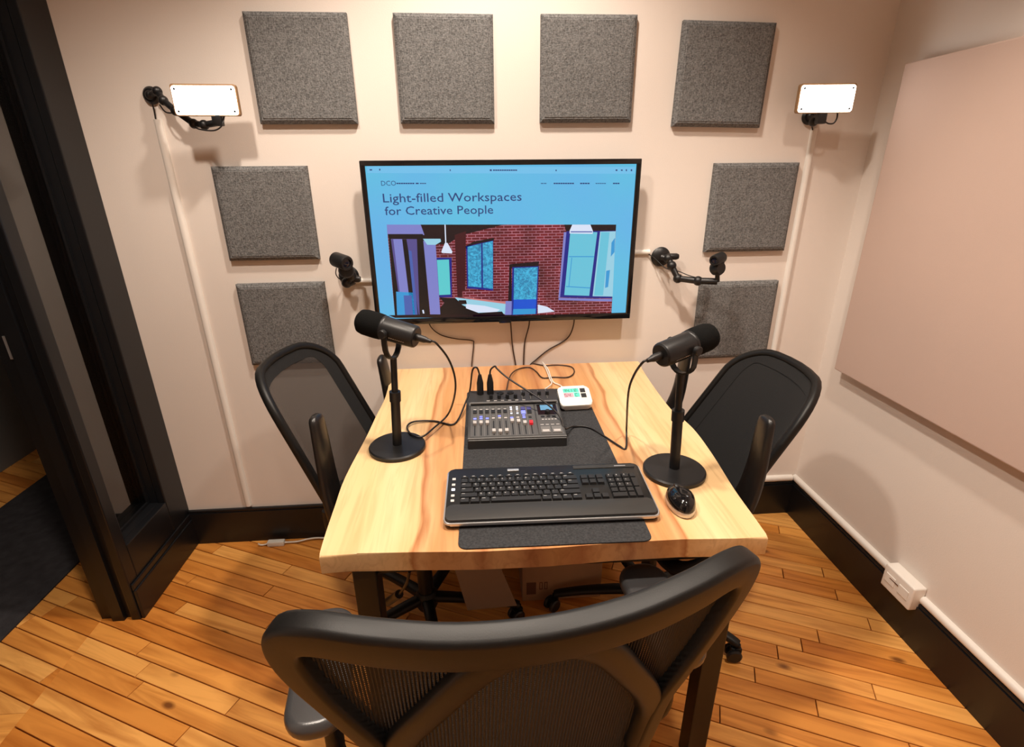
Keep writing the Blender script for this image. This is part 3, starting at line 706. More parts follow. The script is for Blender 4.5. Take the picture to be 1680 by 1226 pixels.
# ------------------------------------------------------------------ webcams on wall arms
def ball(bm, p, r, u=14): bmesh.ops.create_uvsphere(bm, u_segments=u, v_segments=u//2+2, radius=r, matrix=Matrix.Translation(p))
def webcam(label, origin, wall_pt, arm_pts, cam_p, cam_dir, body_p, rad=.015, cs=1.0):
    t = thing('webcam', label, 'webcam', origin); o = Vector(origin)
    bm = bmesh.new(); lathe(bm, [(0, 0), (.034, 0), (.036, .006), (.030, .013), (.012, .018), (0, .018)], 28)
    bmesh.ops.transform(bm, matrix=Matrix.Translation(Vector(wall_pt)-o) @ Matrix.Rotation(R(90), 4, 'X'), verts=bm.verts[:]); obj('wall_mount', bm, 'black_plastic', t, 40)
    A = [Vector(p)-o for p in arm_pts]
    bm = bmesh.new(); tube(bm, A, rad*.8, 12)
    for p in A[1:-1]: ball(bm, p, rad*1.15)
    obj('arm', bm, 'black_plastic', t, 45)
    bm = bmesh.new(); p = A[1]; lathe(bm, [(0, -.02), (.009, -.02), (.012, -.012), (.012, .012), (.009, .02), (0, .02)], 14, Matrix.Translation(p+Vector((.018, 0, .006))) @ Matrix.Rotation(R(90), 4, 'Y')); obj('clamp_knob', bm, 'black_plastic', t, 40)
    bp = Vector(body_p)-o
    bm = bmesh.new(); tube(bm, [A[-1], bp], .008, 10); obj('stem', bm, 'black_plastic', t, 45)
    bm = bmesh.new(); lathe(bm, [(0, -.018), (.020, -.018), (.0255, -.010), (.0255, .010), (.020, .018), (0, .018)], 20, Matrix.Translation(bp) @ to_dir((.4, -1, .1))); obj('ball_head', bm, 'black_plastic', t, 40)
    cp = Vector(cam_p)-o; D = to_dir(cam_dir) @ Matrix.Scale(cs, 4)
    bm = bmesh.new(); tube(bm, [bp+Vector((.012, .0, .0)), bp+Vector((.016, 0, .02)), cp+Vector((.012, .004, 0))], .007, 10); obj('neck', bm, 'black_plastic', t, 45)
    bm = bmesh.new(); lathe(bm, [(0, -.030), (.016, -.030), (.0195, -.026), (.0195, .024), (.017, .029), (.012, .029), (.011, .025), (0, .025)], 22, Matrix.Translation(cp) @ D); obj('camera_body', bm, 'black_plastic', t, 40)
    bm = bmesh.new(); lathe(bm, [(0, .0265), (.006, .0262), (.0105, .0252)], 18, Matrix.Translation(cp) @ D); obj('lens', bm, 'webcam_glass', t, 60)
    return t
e_ = lambda px, py, y: ony(px, py, y)
wp = e_(1083, 421, 0)
wcA = webcam('black webcam on an extended jointed arm beside the television', wp, wp,
       [wp+Vector((0, -.015, 0)), e_(1096, 424, -.03), e_(1102, 436, -.045), e_(1112, 457, -.06), e_(1145, 461, -.10), e_(1177, 462, -.13)],
       e_(1178, 425, -.14), (-.75, -.6, -.1), e_(1177, 440, -.135))
obj('lead', TUBE(rel([e_(1064, 417, -.008), e_(1074, 424, -.015), e_(1092, 440, -.04), e_(1110, 444, -.055), e_(1130, 452, -.085), e_(1148, 457, -.105)], wcA.location), .0018, 8, 6), 'cable_black', wcA, 60)
wq = e_(573, 452, 0)
wcB = webcam('black webcam folded against the wall on the doorway side of the television', wq, wq,
       [wq+Vector((0, -.015, 0)), e_(574, 461, -.04), e_(569, 464, -.06), e_(576, 452, -.07), e_(571, 442, -.08)],
       e_(560, 429, -.10), (.75, -.8, -.1), e_(568, 444, -.09), rad=.016, cs=1.3)
obj('lead', TUBE(rel([e_(552, 440, -.085), e_(551, 449, -.07), e_(556, 457, -.04), e_(566, 460, -.01)], wcB.location), .0018, 8, 6), 'cable_black', wcB, 60)

# ------------------------------------------------------------------ table
TT = .765; TH = .046
lefts = [(645, 602), (633, 650), (617, 683), (602, 715), (567, 782), (549, 832), (532, 882), (523, 914)]
rights = [(1261, 882), (1237, 848), (1204, 802), (1171, 749), (1143, 710), (1123, 690), (1105, 676), (1082, 648), (1056, 610), (1049, 594)]
pl = [onz(*p, TT) for p in lefts]; pr = [onz(*p, TT) for p in rights]
pl[0].y = -.015; pr[-1].y = -.015
tb = thing('table', 'live-edge maple table with black steel legs against the wall', 'table', (.05, -.54, 0))
def smooth2(P, n=4): return [(v.x-.05, v.y+.54) for v in crom(P, n)]
out = smooth2(pl)
fr = [Vector((pl[-1].x+(pr[0].x-pl[-1].x)*t, pl[-1].y+(pr[0].y-pl[-1].y)*t+.006*math.sin(t*9+1), 0)) for t in (.08, .2, .35, .5, .65, .8, .92)]
out += [(v.x-.05, v.y+.54) for v in fr] + smooth2(pr)
bm = bmesh.new(); prism(bm, out, TT-TH, TT, .006, 3); obj('tabletop', bm, 'table_wood', tb, 40)
LEGS = [(-.335, -1.015), (.455, -1.015), (-.335, -.09), (.455, -.09)]
for x, y in LEGS: obj('leg', B(x-.025-.05, x+.025-.05, y-.025+.54, y+.025+.54, 0, TT-TH-.001, bev=.003), 'steel_black', tb)
for a in ((-.31, .43, -1.03, -1.0), (-.31, .43, -.105, -.075)): obj('apron_rail', B(a[0]-.05, a[1]-.05, a[2]+.54, a[3]+.54, TT-TH-.032, TT-TH-.001, bev=.002), 'steel_black', tb)
for x in (-.335, .455): obj('apron_rail', B(x-.015-.05, x+.015-.05, -.99+.54, -.115+.54, TT-TH-.032, TT-TH-.001, bev=.002), 'steel_black', tb)

# desk mat
MT = TT+.003
mc = [onz(757, 900, MT), onz(1067, 888, MT)]
mx0, mx1, my0 = mc[0].x, mc[1].x, (mc[0].y+mc[1].y)/2
bm = bmesh.new(); prism(bm, rrect(-.2, .2, 0, .80, .018), 0, .003, .001)
dm = tag(obj('desk_mat', bm, 'mat_felt'), 'dark grey felt desk mat under the keyboard and mixer', 'desk mat'); dm.location = ((mx0+mx1)/2, my0, TT); dm.rotation_euler = (0, 0, R(-1))

# ------------------------------------------------------------------ keyboard
kb = thing('keyboard', 'black computer keyboard with silver rim and palm rest', 'keyboard')
KW, KD, KT = .470, .199, R(3.4)
kc = (onz(729, 866, MT+.004)+onz(1077, 853, MT+.004))/2
kb.location = (kc.x+.004, kc.y, MT+.0005); kb.rotation_euler = (KT, 0, R(-1.2))
rim = bmesh.new(); prism(rim, [(x*(1+.0*y), y) for x, y in rrect(-KW/2, KW/2, 0, KD, .016)], .0065, .013, .003, 3); obj('rim', rim, 'silver', kb, 40)
un = bmesh.new(); prism(un, rrect(-KW/2+.004, KW/2-.004, .004, KD-.004, .014), 0, .008, .001); obj('underside', un, 'black_plastic', kb, 40)
dk = bmesh.new(); prism(dk, rrect(-KW/2+.0035, KW/2-.0035, .0035, KD-.0035, .014), .005, .0155, .0015); obj('deck', dk, 'key_deck', kb, 40)
pr_ = bmesh.new(); prism(pr_, rrect(-KW/2+.005, KW/2-.005, .005, .057, .012), .012, .0185, .0025, 3); obj('palm_rest', pr_, 'palm_rest', kb, 40)
U = .0184; KX0, KY0 = -KW/2+.034, .060
kmesh = {}
def key(x, y, wu, hu, z=.0155, h=.0062):
    k = (round(wu, 3), round(hu, 3), h)
    if k not in kmesh:
        bm = bmesh.new(); a, b = wu-.0016, hu-.0016
        v0 = [bm.verts.new(p) for p in ((0, 0, 0), (a, 0, 0), (a, b, 0), (0, b, 0))]
        i = .0016; v1 = [bm.verts.new(p) for p in ((i, i, h), (a-i, i, h), (a-i, b-i*.7, h), (i, b-i*.7, h))]
        for q in range(4): bm.faces.new((v0[q], v0[(q+1) % 4], v1[(q+1) % 4], v1[q]))
        bm.faces.new(v1); o = obj('key', bm, 'key_black', kb); kmesh[k] = o
    else:
        o = kmesh[k].copy(); COL.objects.link(o); o.parent = kb
    o.location = (x, y, z); return o
lg = bmesh.new()
def legend(s, x, y, size=.0062):
    text_faces(lg, s, size, lambda a, b: Vector((x+a, y+b, .0155+.0062+.00015)))
rowsK = [
 (0, [('', 1.25), ('', 1.25), ('', 1.25), ('', 6.25), ('', 1.25), ('', 1.25), ('', 1.25), ('', 1.25)]),
 (1, [('', 2.25)]+[(c, 1) for c in 'ZXCVBNM']+[(',', 1), ('.', 1), ('/', 1), ('', 2.75)]),
 (2, [('', 1.75)]+[(c, 1) for c in 'ASDFGHJKL']+[(';', 1), ("'", 1), ('', 2.25)]),
 (3, [('', 1.5)]+[(c, 1) for c in 'QWERTYUIOP']+[('[', 1), (']', 1), ('', 1.5)]),
 (4, [('`', 1)]+[(c, 1) for c in '1234567890']+[('-', 1), ('=', 1), ('', 2)])]
VU = .0178
for r_, ks in rowsK:
    x = KX0
    for c, wu in ks:
        key(x, KY0+r_*VU, wu*U, VU)
        if c: legend(c, x+.004, KY0+r_*VU+.009)
        else: lg.faces.new([lg.verts.new((x+.004+a, KY0+r_*VU+.012+b, .0155+.0062+.00015)) for a, b in ((0, 0), (.007, 0), (.007, .0012), (0, .0012))])
        x += wu*U
x = KX0
for i in range(13):
    key(x, KY0+5*VU+.003, U*1.0, .010, h=.004); x += U*1.145
    lg.faces.new([lg.verts.new((x-.016+a, KY0+5*VU+.009+b, .0155+.0041+.00015)) for a, b in ((0, 0), (.006, 0), (.006, .0014), (0, .0014))])
NX = KX0+15.35*U
for i in range(3):
    key(NX+i*U, KY0, U, VU)
    for r_ in (3, 4): key(NX+i*U, KY0+r_*VU, U, VU)
key(NX+U, KY0+VU, U, VU)
PX = NX+3.35*U
for r_ in range(1, 5):
    for i in range(3): key(PX+i*U, KY0+r_*VU, U, VU); legend('789 456 123 /*-'.replace(' ', '')[min(11, (4-r_)*3+i)] if r_ > 1 else '.', PX+i*U+.005, KY0+r_*VU+.008)
key(PX, KY0, 2*U, VU); key(PX+2*U, KY0, U, VU)
key(PX+3*U, KY0, U*.9, 2*VU); key(PX+3*U, KY0+2*VU, U*.9, 2*VU); key(PX+3*U, KY0+4*VU, U*.9, VU)
obj('key_legends', lg, 'legend', kb)['kind'] = 'stuff'
obj('status_strip', B(NX-.01, KW/2-.012, KD-.020, KD-.008, .0145, .0168, bev=.0008), 'palm_rest', kb)
obj('badge', B(KW/2-.062, KW/2-.034, KD-.0165, KD-.0130, .0165, .0171), 'silver', kb)
obj('media_key', B(-.09, -.062, KD-.022, KD-.014, .0150, .0185, bev=.001), 'silver', kb)
for i, yy in enumerate((.070, .088, .110, .128, .150)):
    mk = obj('hot_key', B(-KW/2+.013, -KW/2+.021, yy, yy+.008, .0152, .0165, bev=.0006), 'legend' if i != 2 else 'led_white', kb)
for sx_ in (-.18, .18): obj('foot', B(sx_-.02, sx_+.02, KD-.02, KD-.006, -.0095, .001, bev=.001), 'black_plastic', kb)

# ------------------------------------------------------------------ mouse
mp_ = onz(1112, 828, TT)
ms = thing('mouse', 'glossy black computer mouse with silver base beside the keyboard', 'mouse', (mp_.x+.004, mp_.y-.004, TT), R(-4))
def egg(s, n=28): return [(s*.031*math.cos(2*math.pi*k/n)*(1+.06*math.sin(2*math.pi*k/n)), s*.052*math.sin(2*math.pi*k/n)) for k in range(n)]
bm = bmesh.new(); rings = []
for s, z in ((.93, 0), (1.0, .003), (1.01, .010), (.985, .014)): rings.append([bm.verts.new((x, y, z)) for x, y in egg(s)])
for a, b in zip(rings, rings[1:]):
    for k in range(28): bm.faces.new((a[k], a[(k+1) % 28], b[(k+1) % 28], b[k]))
bm.faces.new(rings[0][::-1]); bm.faces.new(rings[-1]); obj('base', bm, 'silver', ms, 50)
bm = bmesh.new(); rings = []
for s, z in ((.985, .013), (.97, .020), (.90, .028), (.76, .034), (.55, .038), (.28, .040)):
    rings.append([bm.verts.new((x, y-(.003 if s < .8 else 0), z-.10*max(0, y)*(1 if s < .95 else .3))) for x, y in egg(s)])
for a, b in zip(rings, rings[1:]):
    for k in range(28): bm.faces.new((a[k], a[(k+1) % 28], b[(k+1) % 28], b[k]))
bm.faces.new(rings[-1]); obj('shell', bm, 'gloss_black', ms, 60)
bm = bmesh.new(); lathe(bm, [(0, -.004), (.009, -.004), (.010, -.002), (.010, .002), (.009, .004), (0, .004)], 20, Matrix.Translation((-.004, .028, .0285)) @ Matrix.Rotation(R(90), 4, 'Y')); obj('scroll_wheel', bm, 'knob', ms, 40)

# ------------------------------------------------------------------ microphones
def mic(label, base_p, body_c, axis, tail_sign, stemtop_z, lean=(0, 0)):
    t = thing('microphone', label, 'microphone', base_p); o = Vector(base_p)
    bm = bmesh.new(); lathe(bm, [(0, 0), (.074, 0), (.0765, .003), (.0765, .010), (.073, .0135), (.02, .0150), (0, .0150)], 48); obj('base', bm, 'mic_metal', t, 35)
    zt = stemtop_z-o.z
    bx, by = lean
    bc = Vector(body_c)-o; ax = Vector(axis).normalized()
    top = Vector((bc.x, bc.y, zt))
    s0 = Vector((0, 0, .012)); mid = s0.lerp(top, .58)
    bm = bmesh.new(); tube(bm, [s0, mid], .0125, 16); obj('stem', bm, 'mic_metal', t, 40)
    bm = bmesh.new(); tube(bm, [mid-(mid-s0)*.10, mid+(top-mid)*.12], .0150, 16); obj('stem_collar', bm, 'mic_metal', t, 40)
    bm = bmesh.new(); tube(bm, [mid, top], .0085, 14); obj('stem_upper', bm, 'mic_metal', t, 40)
    # yoke : U bracket round the body
    sd = ax.cross(Vector((0, 0, 1))).normalized(); yk = bc-ax*.0
    P = []
    rad = .036
    for k in range(13):
        a = math.pi*k/12
        P.append(yk+sd*(rad*math.cos(a))-Vector((0, 0, 1))*(.028+.022*math.sin(a)) if 0 < k < 12 else yk+sd*(rad*math.cos(a)))
    P = [yk+sd*rad, yk+sd*rad-Vector((0, 0, .026))]+[yk+sd*(rad*math.cos(a))-Vector((0, 0, .030+(abs(zt-bc.z)-.030)*math.sin(a))) for a in [math.pi*k/10 for k in range(1, 10)]]+[yk-sd*rad-Vector((0, 0, .026)), yk-sd*rad]
    bm = bmesh.new(); sweep(bm, P, lambda i, t_: [(-.007, -.0025), (.007, -.0025), (.007, .0025), (-.007, .0025)], normals=[(q-yk).normalized() if (q-yk).length > 1e-4 else sd for q in P]); obj('yoke', bm, 'mic_metal', t, 35)
    for s in (-1, 1):
        bm = bmesh.new(); lathe(bm, [(0, 0), (.011, 0), (.011, .008), (.009, .010), (0, .010)], 18, Matrix.Translation(yk+sd*s*rad) @ to_dir(sd*s)); obj('yoke_knob', bm, 'mic_metal', t, 40)
    D = Matrix.Translation(bc) @ to_dir(ax)
    bm = bmesh.new(); lathe(bm, [(0, -.073), (.024, -.073), (.0275, -.070), (.0285, -.066), (.0300, .006), (.0300, .018), (0, .018)], 32, D); obj('body', bm, 'mic_metal', t, 35)
    bm = bmesh.new(); lathe(bm, [(.0300, .012), (.0312, .014), (.0312, .020), (.0300, .022)], 32, D); obj('trim_ring', bm, 'black_plastic', t, 40)
    bm = bmesh.new(); lathe(bm, [(0, .018), (.0305, .018), (.0325, .024), (.0335, .04), (.0330, .072), (.0300, .084), (.022, .091), (.010, .094), (0, .0945)], 32, D); obj('foam_windscreen', bm, 'foam', t, 60)
    bm = bmesh.new(); lathe(bm, [(0, -.112), (.0045, -.112), (.0060, -.102), (.0085, -.094), (.0095, -.074), (.0095, -.070), (0, -.070)], 18, D); obj('plug', bm, 'cable_black', t, 50)
    return t, bc+o, ax
b1 = onz(652, 732, TT+.008)
y1 = b1.y
h1 = ony(578, 520, y1+.035); tl1 = ony(690, 553, y1-.035)
c1 = ony(641, 541, y1)
mic1, mc1, ax1 = mic('black broadcast microphone on round desk stand near the sheer mesh chair', (b1.x, b1.y, TT), c1, (h1-tl1), 1, ony(633, 588, y1).z)
b2 = onz(1106, 771, TT+.008)
y2 = b2.y
h2 = ony(1178, 548, y2+.045); tl2 = ony(1078, 588, y2-.04)
c2 = ony(1122, 568, y2)
mic2, mc2, ax2 = mic('black broadcast microphone on round desk stand next to the mouse', (b2.x, b2.y, TT), c2, (h2-tl2), 1, ony(1125, 612, y2).z)
def strip_marks(t, bc, ax):
    # small pale printed marks on the body side that faces the front chair
    sd = ax.cross(Vector((0, 0, 1))).normalized()
    if sd.y > 0: sd = -sd
    bm = bmesh.new(); o = Vector(t.location); rn = random.Random(3)
    upv = sd.cross(ax).normalized()
    nrm = (sd*.93-Vector((0, 0, .36))).normalized(); tv_ = nrm.cross(ax).normalized()
    for i in range(8):
        x = -.012-i*.0055; h = .0028 if i < 3 else .0016
        p = bc-o+ax*x+nrm*.0302
        bm.faces.new([bm.verts.new(p+ax*a*.0036+tv_*b*h) for a, b in ((0, -.5), (1, -.5), (1, .5), (0, .5))])
    obj('printed_marks', bm, 'legend', t)
strip_marks(mic1, mc1, ax1); strip_marks(mic2, mc2, ax2)

# ------------------------------------------------------------------ audio mixer
mxl = onz(768, 737, MT); mxr = onz(930, 733, MT)
MW, MD = (mxr.x-mxl.x), .272
mxr_ = thing('audio_mixer', 'dark grey compact audio mixer with faders and small lit screen', 'audio mixer', ((mxl.x+mxr.x)/2, (mxl.y+mxr.y)/2, MT), R(-1))
h = MW/2
bm = bmesh.new()
prof = [(0, 0), (0, .026), (.006, .030), (.175, .050), (.182, .056), (MD-.01, .060), (MD, .056), (MD, 0)]
for s in (0,):
    L_ = [bm.verts.new((-h, y, z)) for y, z in prof]; R_ = [bm.verts.new((h, y, z)) for y, z in prof]
    for i in range(len(prof)): j = (i+1) % len(prof); bm.faces.new((L_[i], L_[j], R_[j], R_[i]))
    bm.faces.new(L_); bm.faces.new(R_[::-1])
bmesh.ops.bevel(bm, geom=[e for e in bm.edges if abs(e.verts[0].co.x-e.verts[1].co.x) < 1e-6], offset=.002, segments=2, affect='EDGES')
obj('body', bm, 'mixer_body', mxr_, 30)
sl_ = math.atan2(.020, .169)
def mtop(y): return .030+(y-.006)*math.tan(sl_) if y < .175 else .0565+(y-.182)*.05
def mpart(name, x0, x1, y0, y1, hgt, m, z0=-.0006, bev=0):
    """box on the sloped panel, x in 0..1 over the width, y in metres from the front"""
    yc = (y0+y1)/2; a = sl_ if yc < .175 else .05
    bm = B(-(x1-x0)*MW/2, (x1-x0)*MW/2, -(y1-y0)/2, (y1-y0)/2, z0, hgt, bev=bev)
    o = obj(name, bm, m, mxr_); o.location = (-h+(x0+x1)/2*MW, yc, mtop(yc)); o.rotation_euler = (a, 0, 0); return o
mpart('front_lip', .0, 1, .002, .006, .0015, 'mixer_strip')
mpart('channel_panel', .025, .715, .012, .170, .0006, 'mixer_panel')
mpart('control_panel', .73, .985, .012, .170, .0006, 'mixer_panel')
mpart('ridge', .02, .98, .172, .178, .003, 'mixer_strip')
for i in range(10):
    x = .07+i*.0655
    mpart('fader_slot', x-.006, x+.006, .018, .088, .0010, 'knob')
    if i < 9: mpart('channel_line', x+.031, x+.036, .014, .166, .0009, 'mixer_strip')
    fy = (.074, .074, .074, .032, .030, .032, .080, .076, .068, .068)[i]
    mm = 'fader_red' if i == 9 else 'fader_white'
    k_ = mpart('fader', x-.019, x+.019, fy-.007, fy+.007, .009, mm, bev=.0015)
    mpart('channel_button', x-.016, x+.016, .098, .104, .0025, 'led_blue' if i in (0, 1, 2, 6, 8) else 'fader_white' if i in (3, 4, 5, 7) else 'knob', bev=.0006)
    mpart('channel_button', x-.016, x+.016, .110, .114, .002, 'led_blue' if i in (1, 4, 8) else 'mixer_strip', bev=.0005)
    if i < 6:
        mpart('mute_button', x-.020, x+.020, .128, .144, .0035, 'knob', bev=.0008); mpart('button_mark', x-.014, x+.014, .148, .1515, .0012, 'fader_white')
    elif i < 8:
        for q in range(4): mpart('level_light', x-.010, x+.012, .122+q*.011, .127+q*.011, .0016, 'led_white' if q != 1 else 'fader_white')
    else:
        mpart('effect_button', x-.024, x+.024, .120, .136, .003, 'led_blue' if i == 8 else 'knob', bev=.0008); mpart('effect_button', x-.024, x+.024, .140, .156, .003, 'blue_print', bev=.0008)
mpart('display_frame', .75, .965, .112, .168, .0015, 'gloss_black', bev=.0005)
mpart('display', .785, .925, .136, .163, .0020, 'lcd_blue')
bm = bmesh.new(); lathe(bm, [(0, 0), (.0075, 0), (.0075, .008), (.006, .010), (0, .010)], 18); k_ = obj('dial', bm, 'knob', mxr_, 40); k_.location = (-h+.855*MW, .122, mtop(.122)); k_.rotation_euler = (sl_, 0, 0)
for q in range(3): mpart('menu_button', .775+q*.06, .815+q*.06, .098, .106, .002, 'knob', bev=.0005)
for q in range(5): mpart('panel_marks', .78+q*.034, .802+q*.034, .086, .090, .0009, 'fader_white')
for q in range(4): mpart('panel_marks', .755+q*.055, .79+q*.055, .060, .063, .0009, 'fader_white')
for q in range(2): mpart('pad', .75+q*.115, .85+q*.115, .020, .050, .003, 'mixer_strip', bev=.0008)
for q in range(2): mpart('pad_mark', .765+q*.115, .835+q*.115, .024, .034, .0034, 'fader_white')
for i in range(8):
    bm = bmesh.new(); lathe(bm, [(0, 0), (.0058, 0), (.0052, .011), (0, .011)], 14); k_ = obj('gain_knob', bm, 'knob', mxr_, 40); k_.location = (-h+(.25+i*.092)*MW, .222 if i > 3 else .206, mtop(.21))
for i in range(4): mpart('knob_strip', .60+i*.095, .605+i*.095, .195, .255, .001, 'mixer_strip')
for i in range(6): mpart('panel_marks', .20+i*.08, .235+i*.08, .188, .191, .001, 'fader_white')
# combo sockets
for i in range(4):
    bm = bmesh.new(); lathe(bm, [(.006, .0), (.0105, 0), (.0105, .003), (.006, .002)], 18); k_ = obj('socket', bm, 'knob', mxr_, 40); k_.location = (-h+(.13+i*.115)*MW, .240, mtop(.24))

# ------------------------------------------------------------------ leads on the table
MXM = Matrix.Translation(mxr_.location) @ Matrix.Rotation(R(-1), 4, 'Z')
plug1 = MXM @ Vector((-h+.13*MW, .240, mtop(.24)+.002)); plug2 = MXM @ Vector((-h+.245*MW, .240, mtop(.24)+.002))
def plug_bm(p):
    bm = bmesh.new(); lathe(bm, [(0, 0), (.0105, 0), (.0105, .035), (.0085, .045), (.0050, .062), (0, .063)], 16, Matrix.Translation(p)); return bm
tz = TT+.004
tail1 = mc1-ax1*.110
lc = thing('microphone_cable', 'black lead from the sheer-chair microphone looping over its base to the mixer', 'cable', (plug1.x, plug1.y, plug1.z))
o1 = plug1
pts = [tail1, tail1-ax1*.015, ony(735, 588, y1-.01), ony(746, 618, y1+.01), ony(746, 648, y1+.03), onz(735, 680, TT+.03), onz(712, 702, TT+.018), onz(692, 717, TT+.0175), onz(674, 712, TT+.0185), onz(668, 700, TT+.012), onz(680, 692, tz+.004), onz(712, 691, tz), onz(740, 697, tz), onz(752, 688, tz+.002), onz(764, 660, TT+.03), onz(771, 640, TT+.06), plug1+Vector((-.022, .004, .075)), plug1+Vector((-.008, 0, .085)), plug1+Vector((0, 0, .060))]
bm = bmesh.new(); tube(bm, rel(pts, o1), .0028, 8, 6); obj('lead', bm, 'cable_black', lc, 60)
obj('plug', plug_bm(Vector((0, 0, 0))), 'black_plastic', lc, 40)
tail2 = mc2-ax2*.110
lc2 = thing('microphone_cable', 'black lead from the microphone beside the mouse to the mixer', 'cable', (plug2.x, plug2.y, plug2.z))
o2 = plug2
zm = mxl.z
pts = [tail2, tail2-ax2*.015, ony(1040, 616, y2+.0), ony(1031, 645, y2+.05), onz(1028, 700, TT+.035), onz(1027, 735, tz), onz(1016, 732, tz), onz(990, 715, tz+.001), onz(965, 701, MT+.004), onz(940, 700, MT+.006), onz(926, 703, MT+.03), MXM @ Vector((h-.010, .085, .052)), MXM @ Vector((h-.055, .12, .085)), MXM @ Vector((-.01, .19, .125)), MXM @ Vector((-.045, .225, .145)), plug2+Vector((.016, 0, .088)), plug2+Vector((.003, 0, .078)), plug2+Vector((0, 0, .060))]
bm = bmesh.new(); tube(bm, rel(pts, o2), .0028, 8, 6); obj('lead', bm, 'cable_black', lc2, 60)
obj('plug', plug_bm(Vector((0, 0, 0))), 'black_plastic', lc2, 40)
mback = lambda x: MXM @ Vector((-h+x*MW, MD+.002, .03))
lead('cable', [mback(.43), mback(.43)+Vector((0, .012, .004)), onz(837, 617, TT+.018), onz(850, 606, TT+.006), onz(868, 603, tz), onz(880, 610, tz), onz(890, 620, tz), onz(908, 619, tz), onz(932, 619, tz), onz(942, 611, tz), onz(937, 602, tz), onz(915, 599, tz), onz(895, 600, tz), onz(882, 598, tz), onz(874, 596.5, tz)], .0024, 'cable_brown', 'thin dark lead lying in a loop behind the mixer')
wc = thing('usb_cable', 'white lead from behind the table to mixer and clock', 'cable', (onz(903, 612, TT).x, onz(903, 612, TT).y, TT))
ow = Vector(wc.location)
bm = bmesh.new(); tube(bm, rel([onz(890, 596, TT+.006), onz(896, 606, TT+.007), onz(902, 622, TT+.008), onz(904, 631, TT+.012), MXM @ Vector((-h+.80*MW, MD+.012, .032)), MXM @ Vector((-h+.80*MW, MD+.001, .032))], ow), .0022, 8, 6); obj('lead', bm, 'cable_white', wc, 60)
bm = bmesh.new(); tube(bm, rel([onz(890, 594.5, TT+.010), onz(899, 606, TT+.011), onz(904, 620, TT+.009), onz(909, 628, TT+.005), onz(920, 633, TT+.006), onz(928, 642, TT+.010)], ow), .0022, 8, 6); obj('lead', bm, 'cable_white', wc, 60)

# ------------------------------------------------------------------ small climate clock
cb_, ct_ = onz(944, 676, MT), onz(946, 660, MT)
ck = thing('digital_clock', 'white rounded digital clock with green display beside the mixer', 'clock', (onz(946, 674, MT).x, onz(946, 674, MT).y, MT), R(2))
cw, ch, cdp = .102, .086, .020
CM = Matrix.Translation((0, .0, .0035)) @ Matrix.Rotation(R(22), 4, 'X')
bm = bmesh.new(); prism(bm, rrect(-cw/2, cw/2, 0, ch, .014), 0, cdp, .005, 3); bmesh.ops.transform(bm, matrix=CM, verts=bm.verts[:]); obj('body', bm, 'clock_white', ck, 40)
bm = B(-.03, .03, .055, .075, 0, .030); obj('stand', bm, 'clock_white', ck)
def cpart(name, x0, x1, y0, y1, m, zz=.0004, th=.0006):
    bm = B(x0*cw-cw/2, x1*cw-cw/2, y0*ch, y1*ch, cdp-.0004, cdp+zz, M_=CM); return obj(name, bm, m, ck)
cpart('display_window', .14, .66, .16, .88, 'lcd_pale', .0003)
cpart('lit_area', .16, .66, .66, .86, 'lcd_green', .0006); cpart('lit_area', .48, .66, .42, .64, 'lcd_green', .0006); cpart('lit_area', .16, .46, .42, .64, 'lcd_pink', .0006)
SEG = {'a': (.1, .9, .9, 1), 'b': (.85, 1, .5, 1), 'c': (.85, 1, 0, .5), 'd': (.1, .9, 0, .1), 'e': (0, .15, 0, .5), 'f': (0, .15, .5, 1), 'g': (.1, .9, .45, .55)}
def digit(x, y, w_, h_, segs):
    bm = bmesh.new()
    for s in segs:
        a, b, c, d = SEG[s]; box(bm, (x+a*w_)*cw-cw/2, (x+b*w_)*cw-cw/2, (y+c*h_)*ch, (y+d*h_)*ch, cdp, cdp+.0009)
    bmesh.ops.transform(bm, matrix=CM, verts=bm.verts[:]); obj('display_digit', bm, 'lcd_dark', ck)
for x, s in ((.19, 'abgc'), (.28, 'fgbc'), (.37, 'bc'), (.52, 'afgbde')): digit(x, .68, .07, .15, s)
for x, s in ((.18, 'afgcd'), (.29, 'bfgc'), (.52, 'afed')): digit(x, .44, .08, .16, s)
cpart('button', .70, .86, .64, .84, 'knob', .0015); cpart('button', .70, .86, .38, .58, 'knob', .0015)

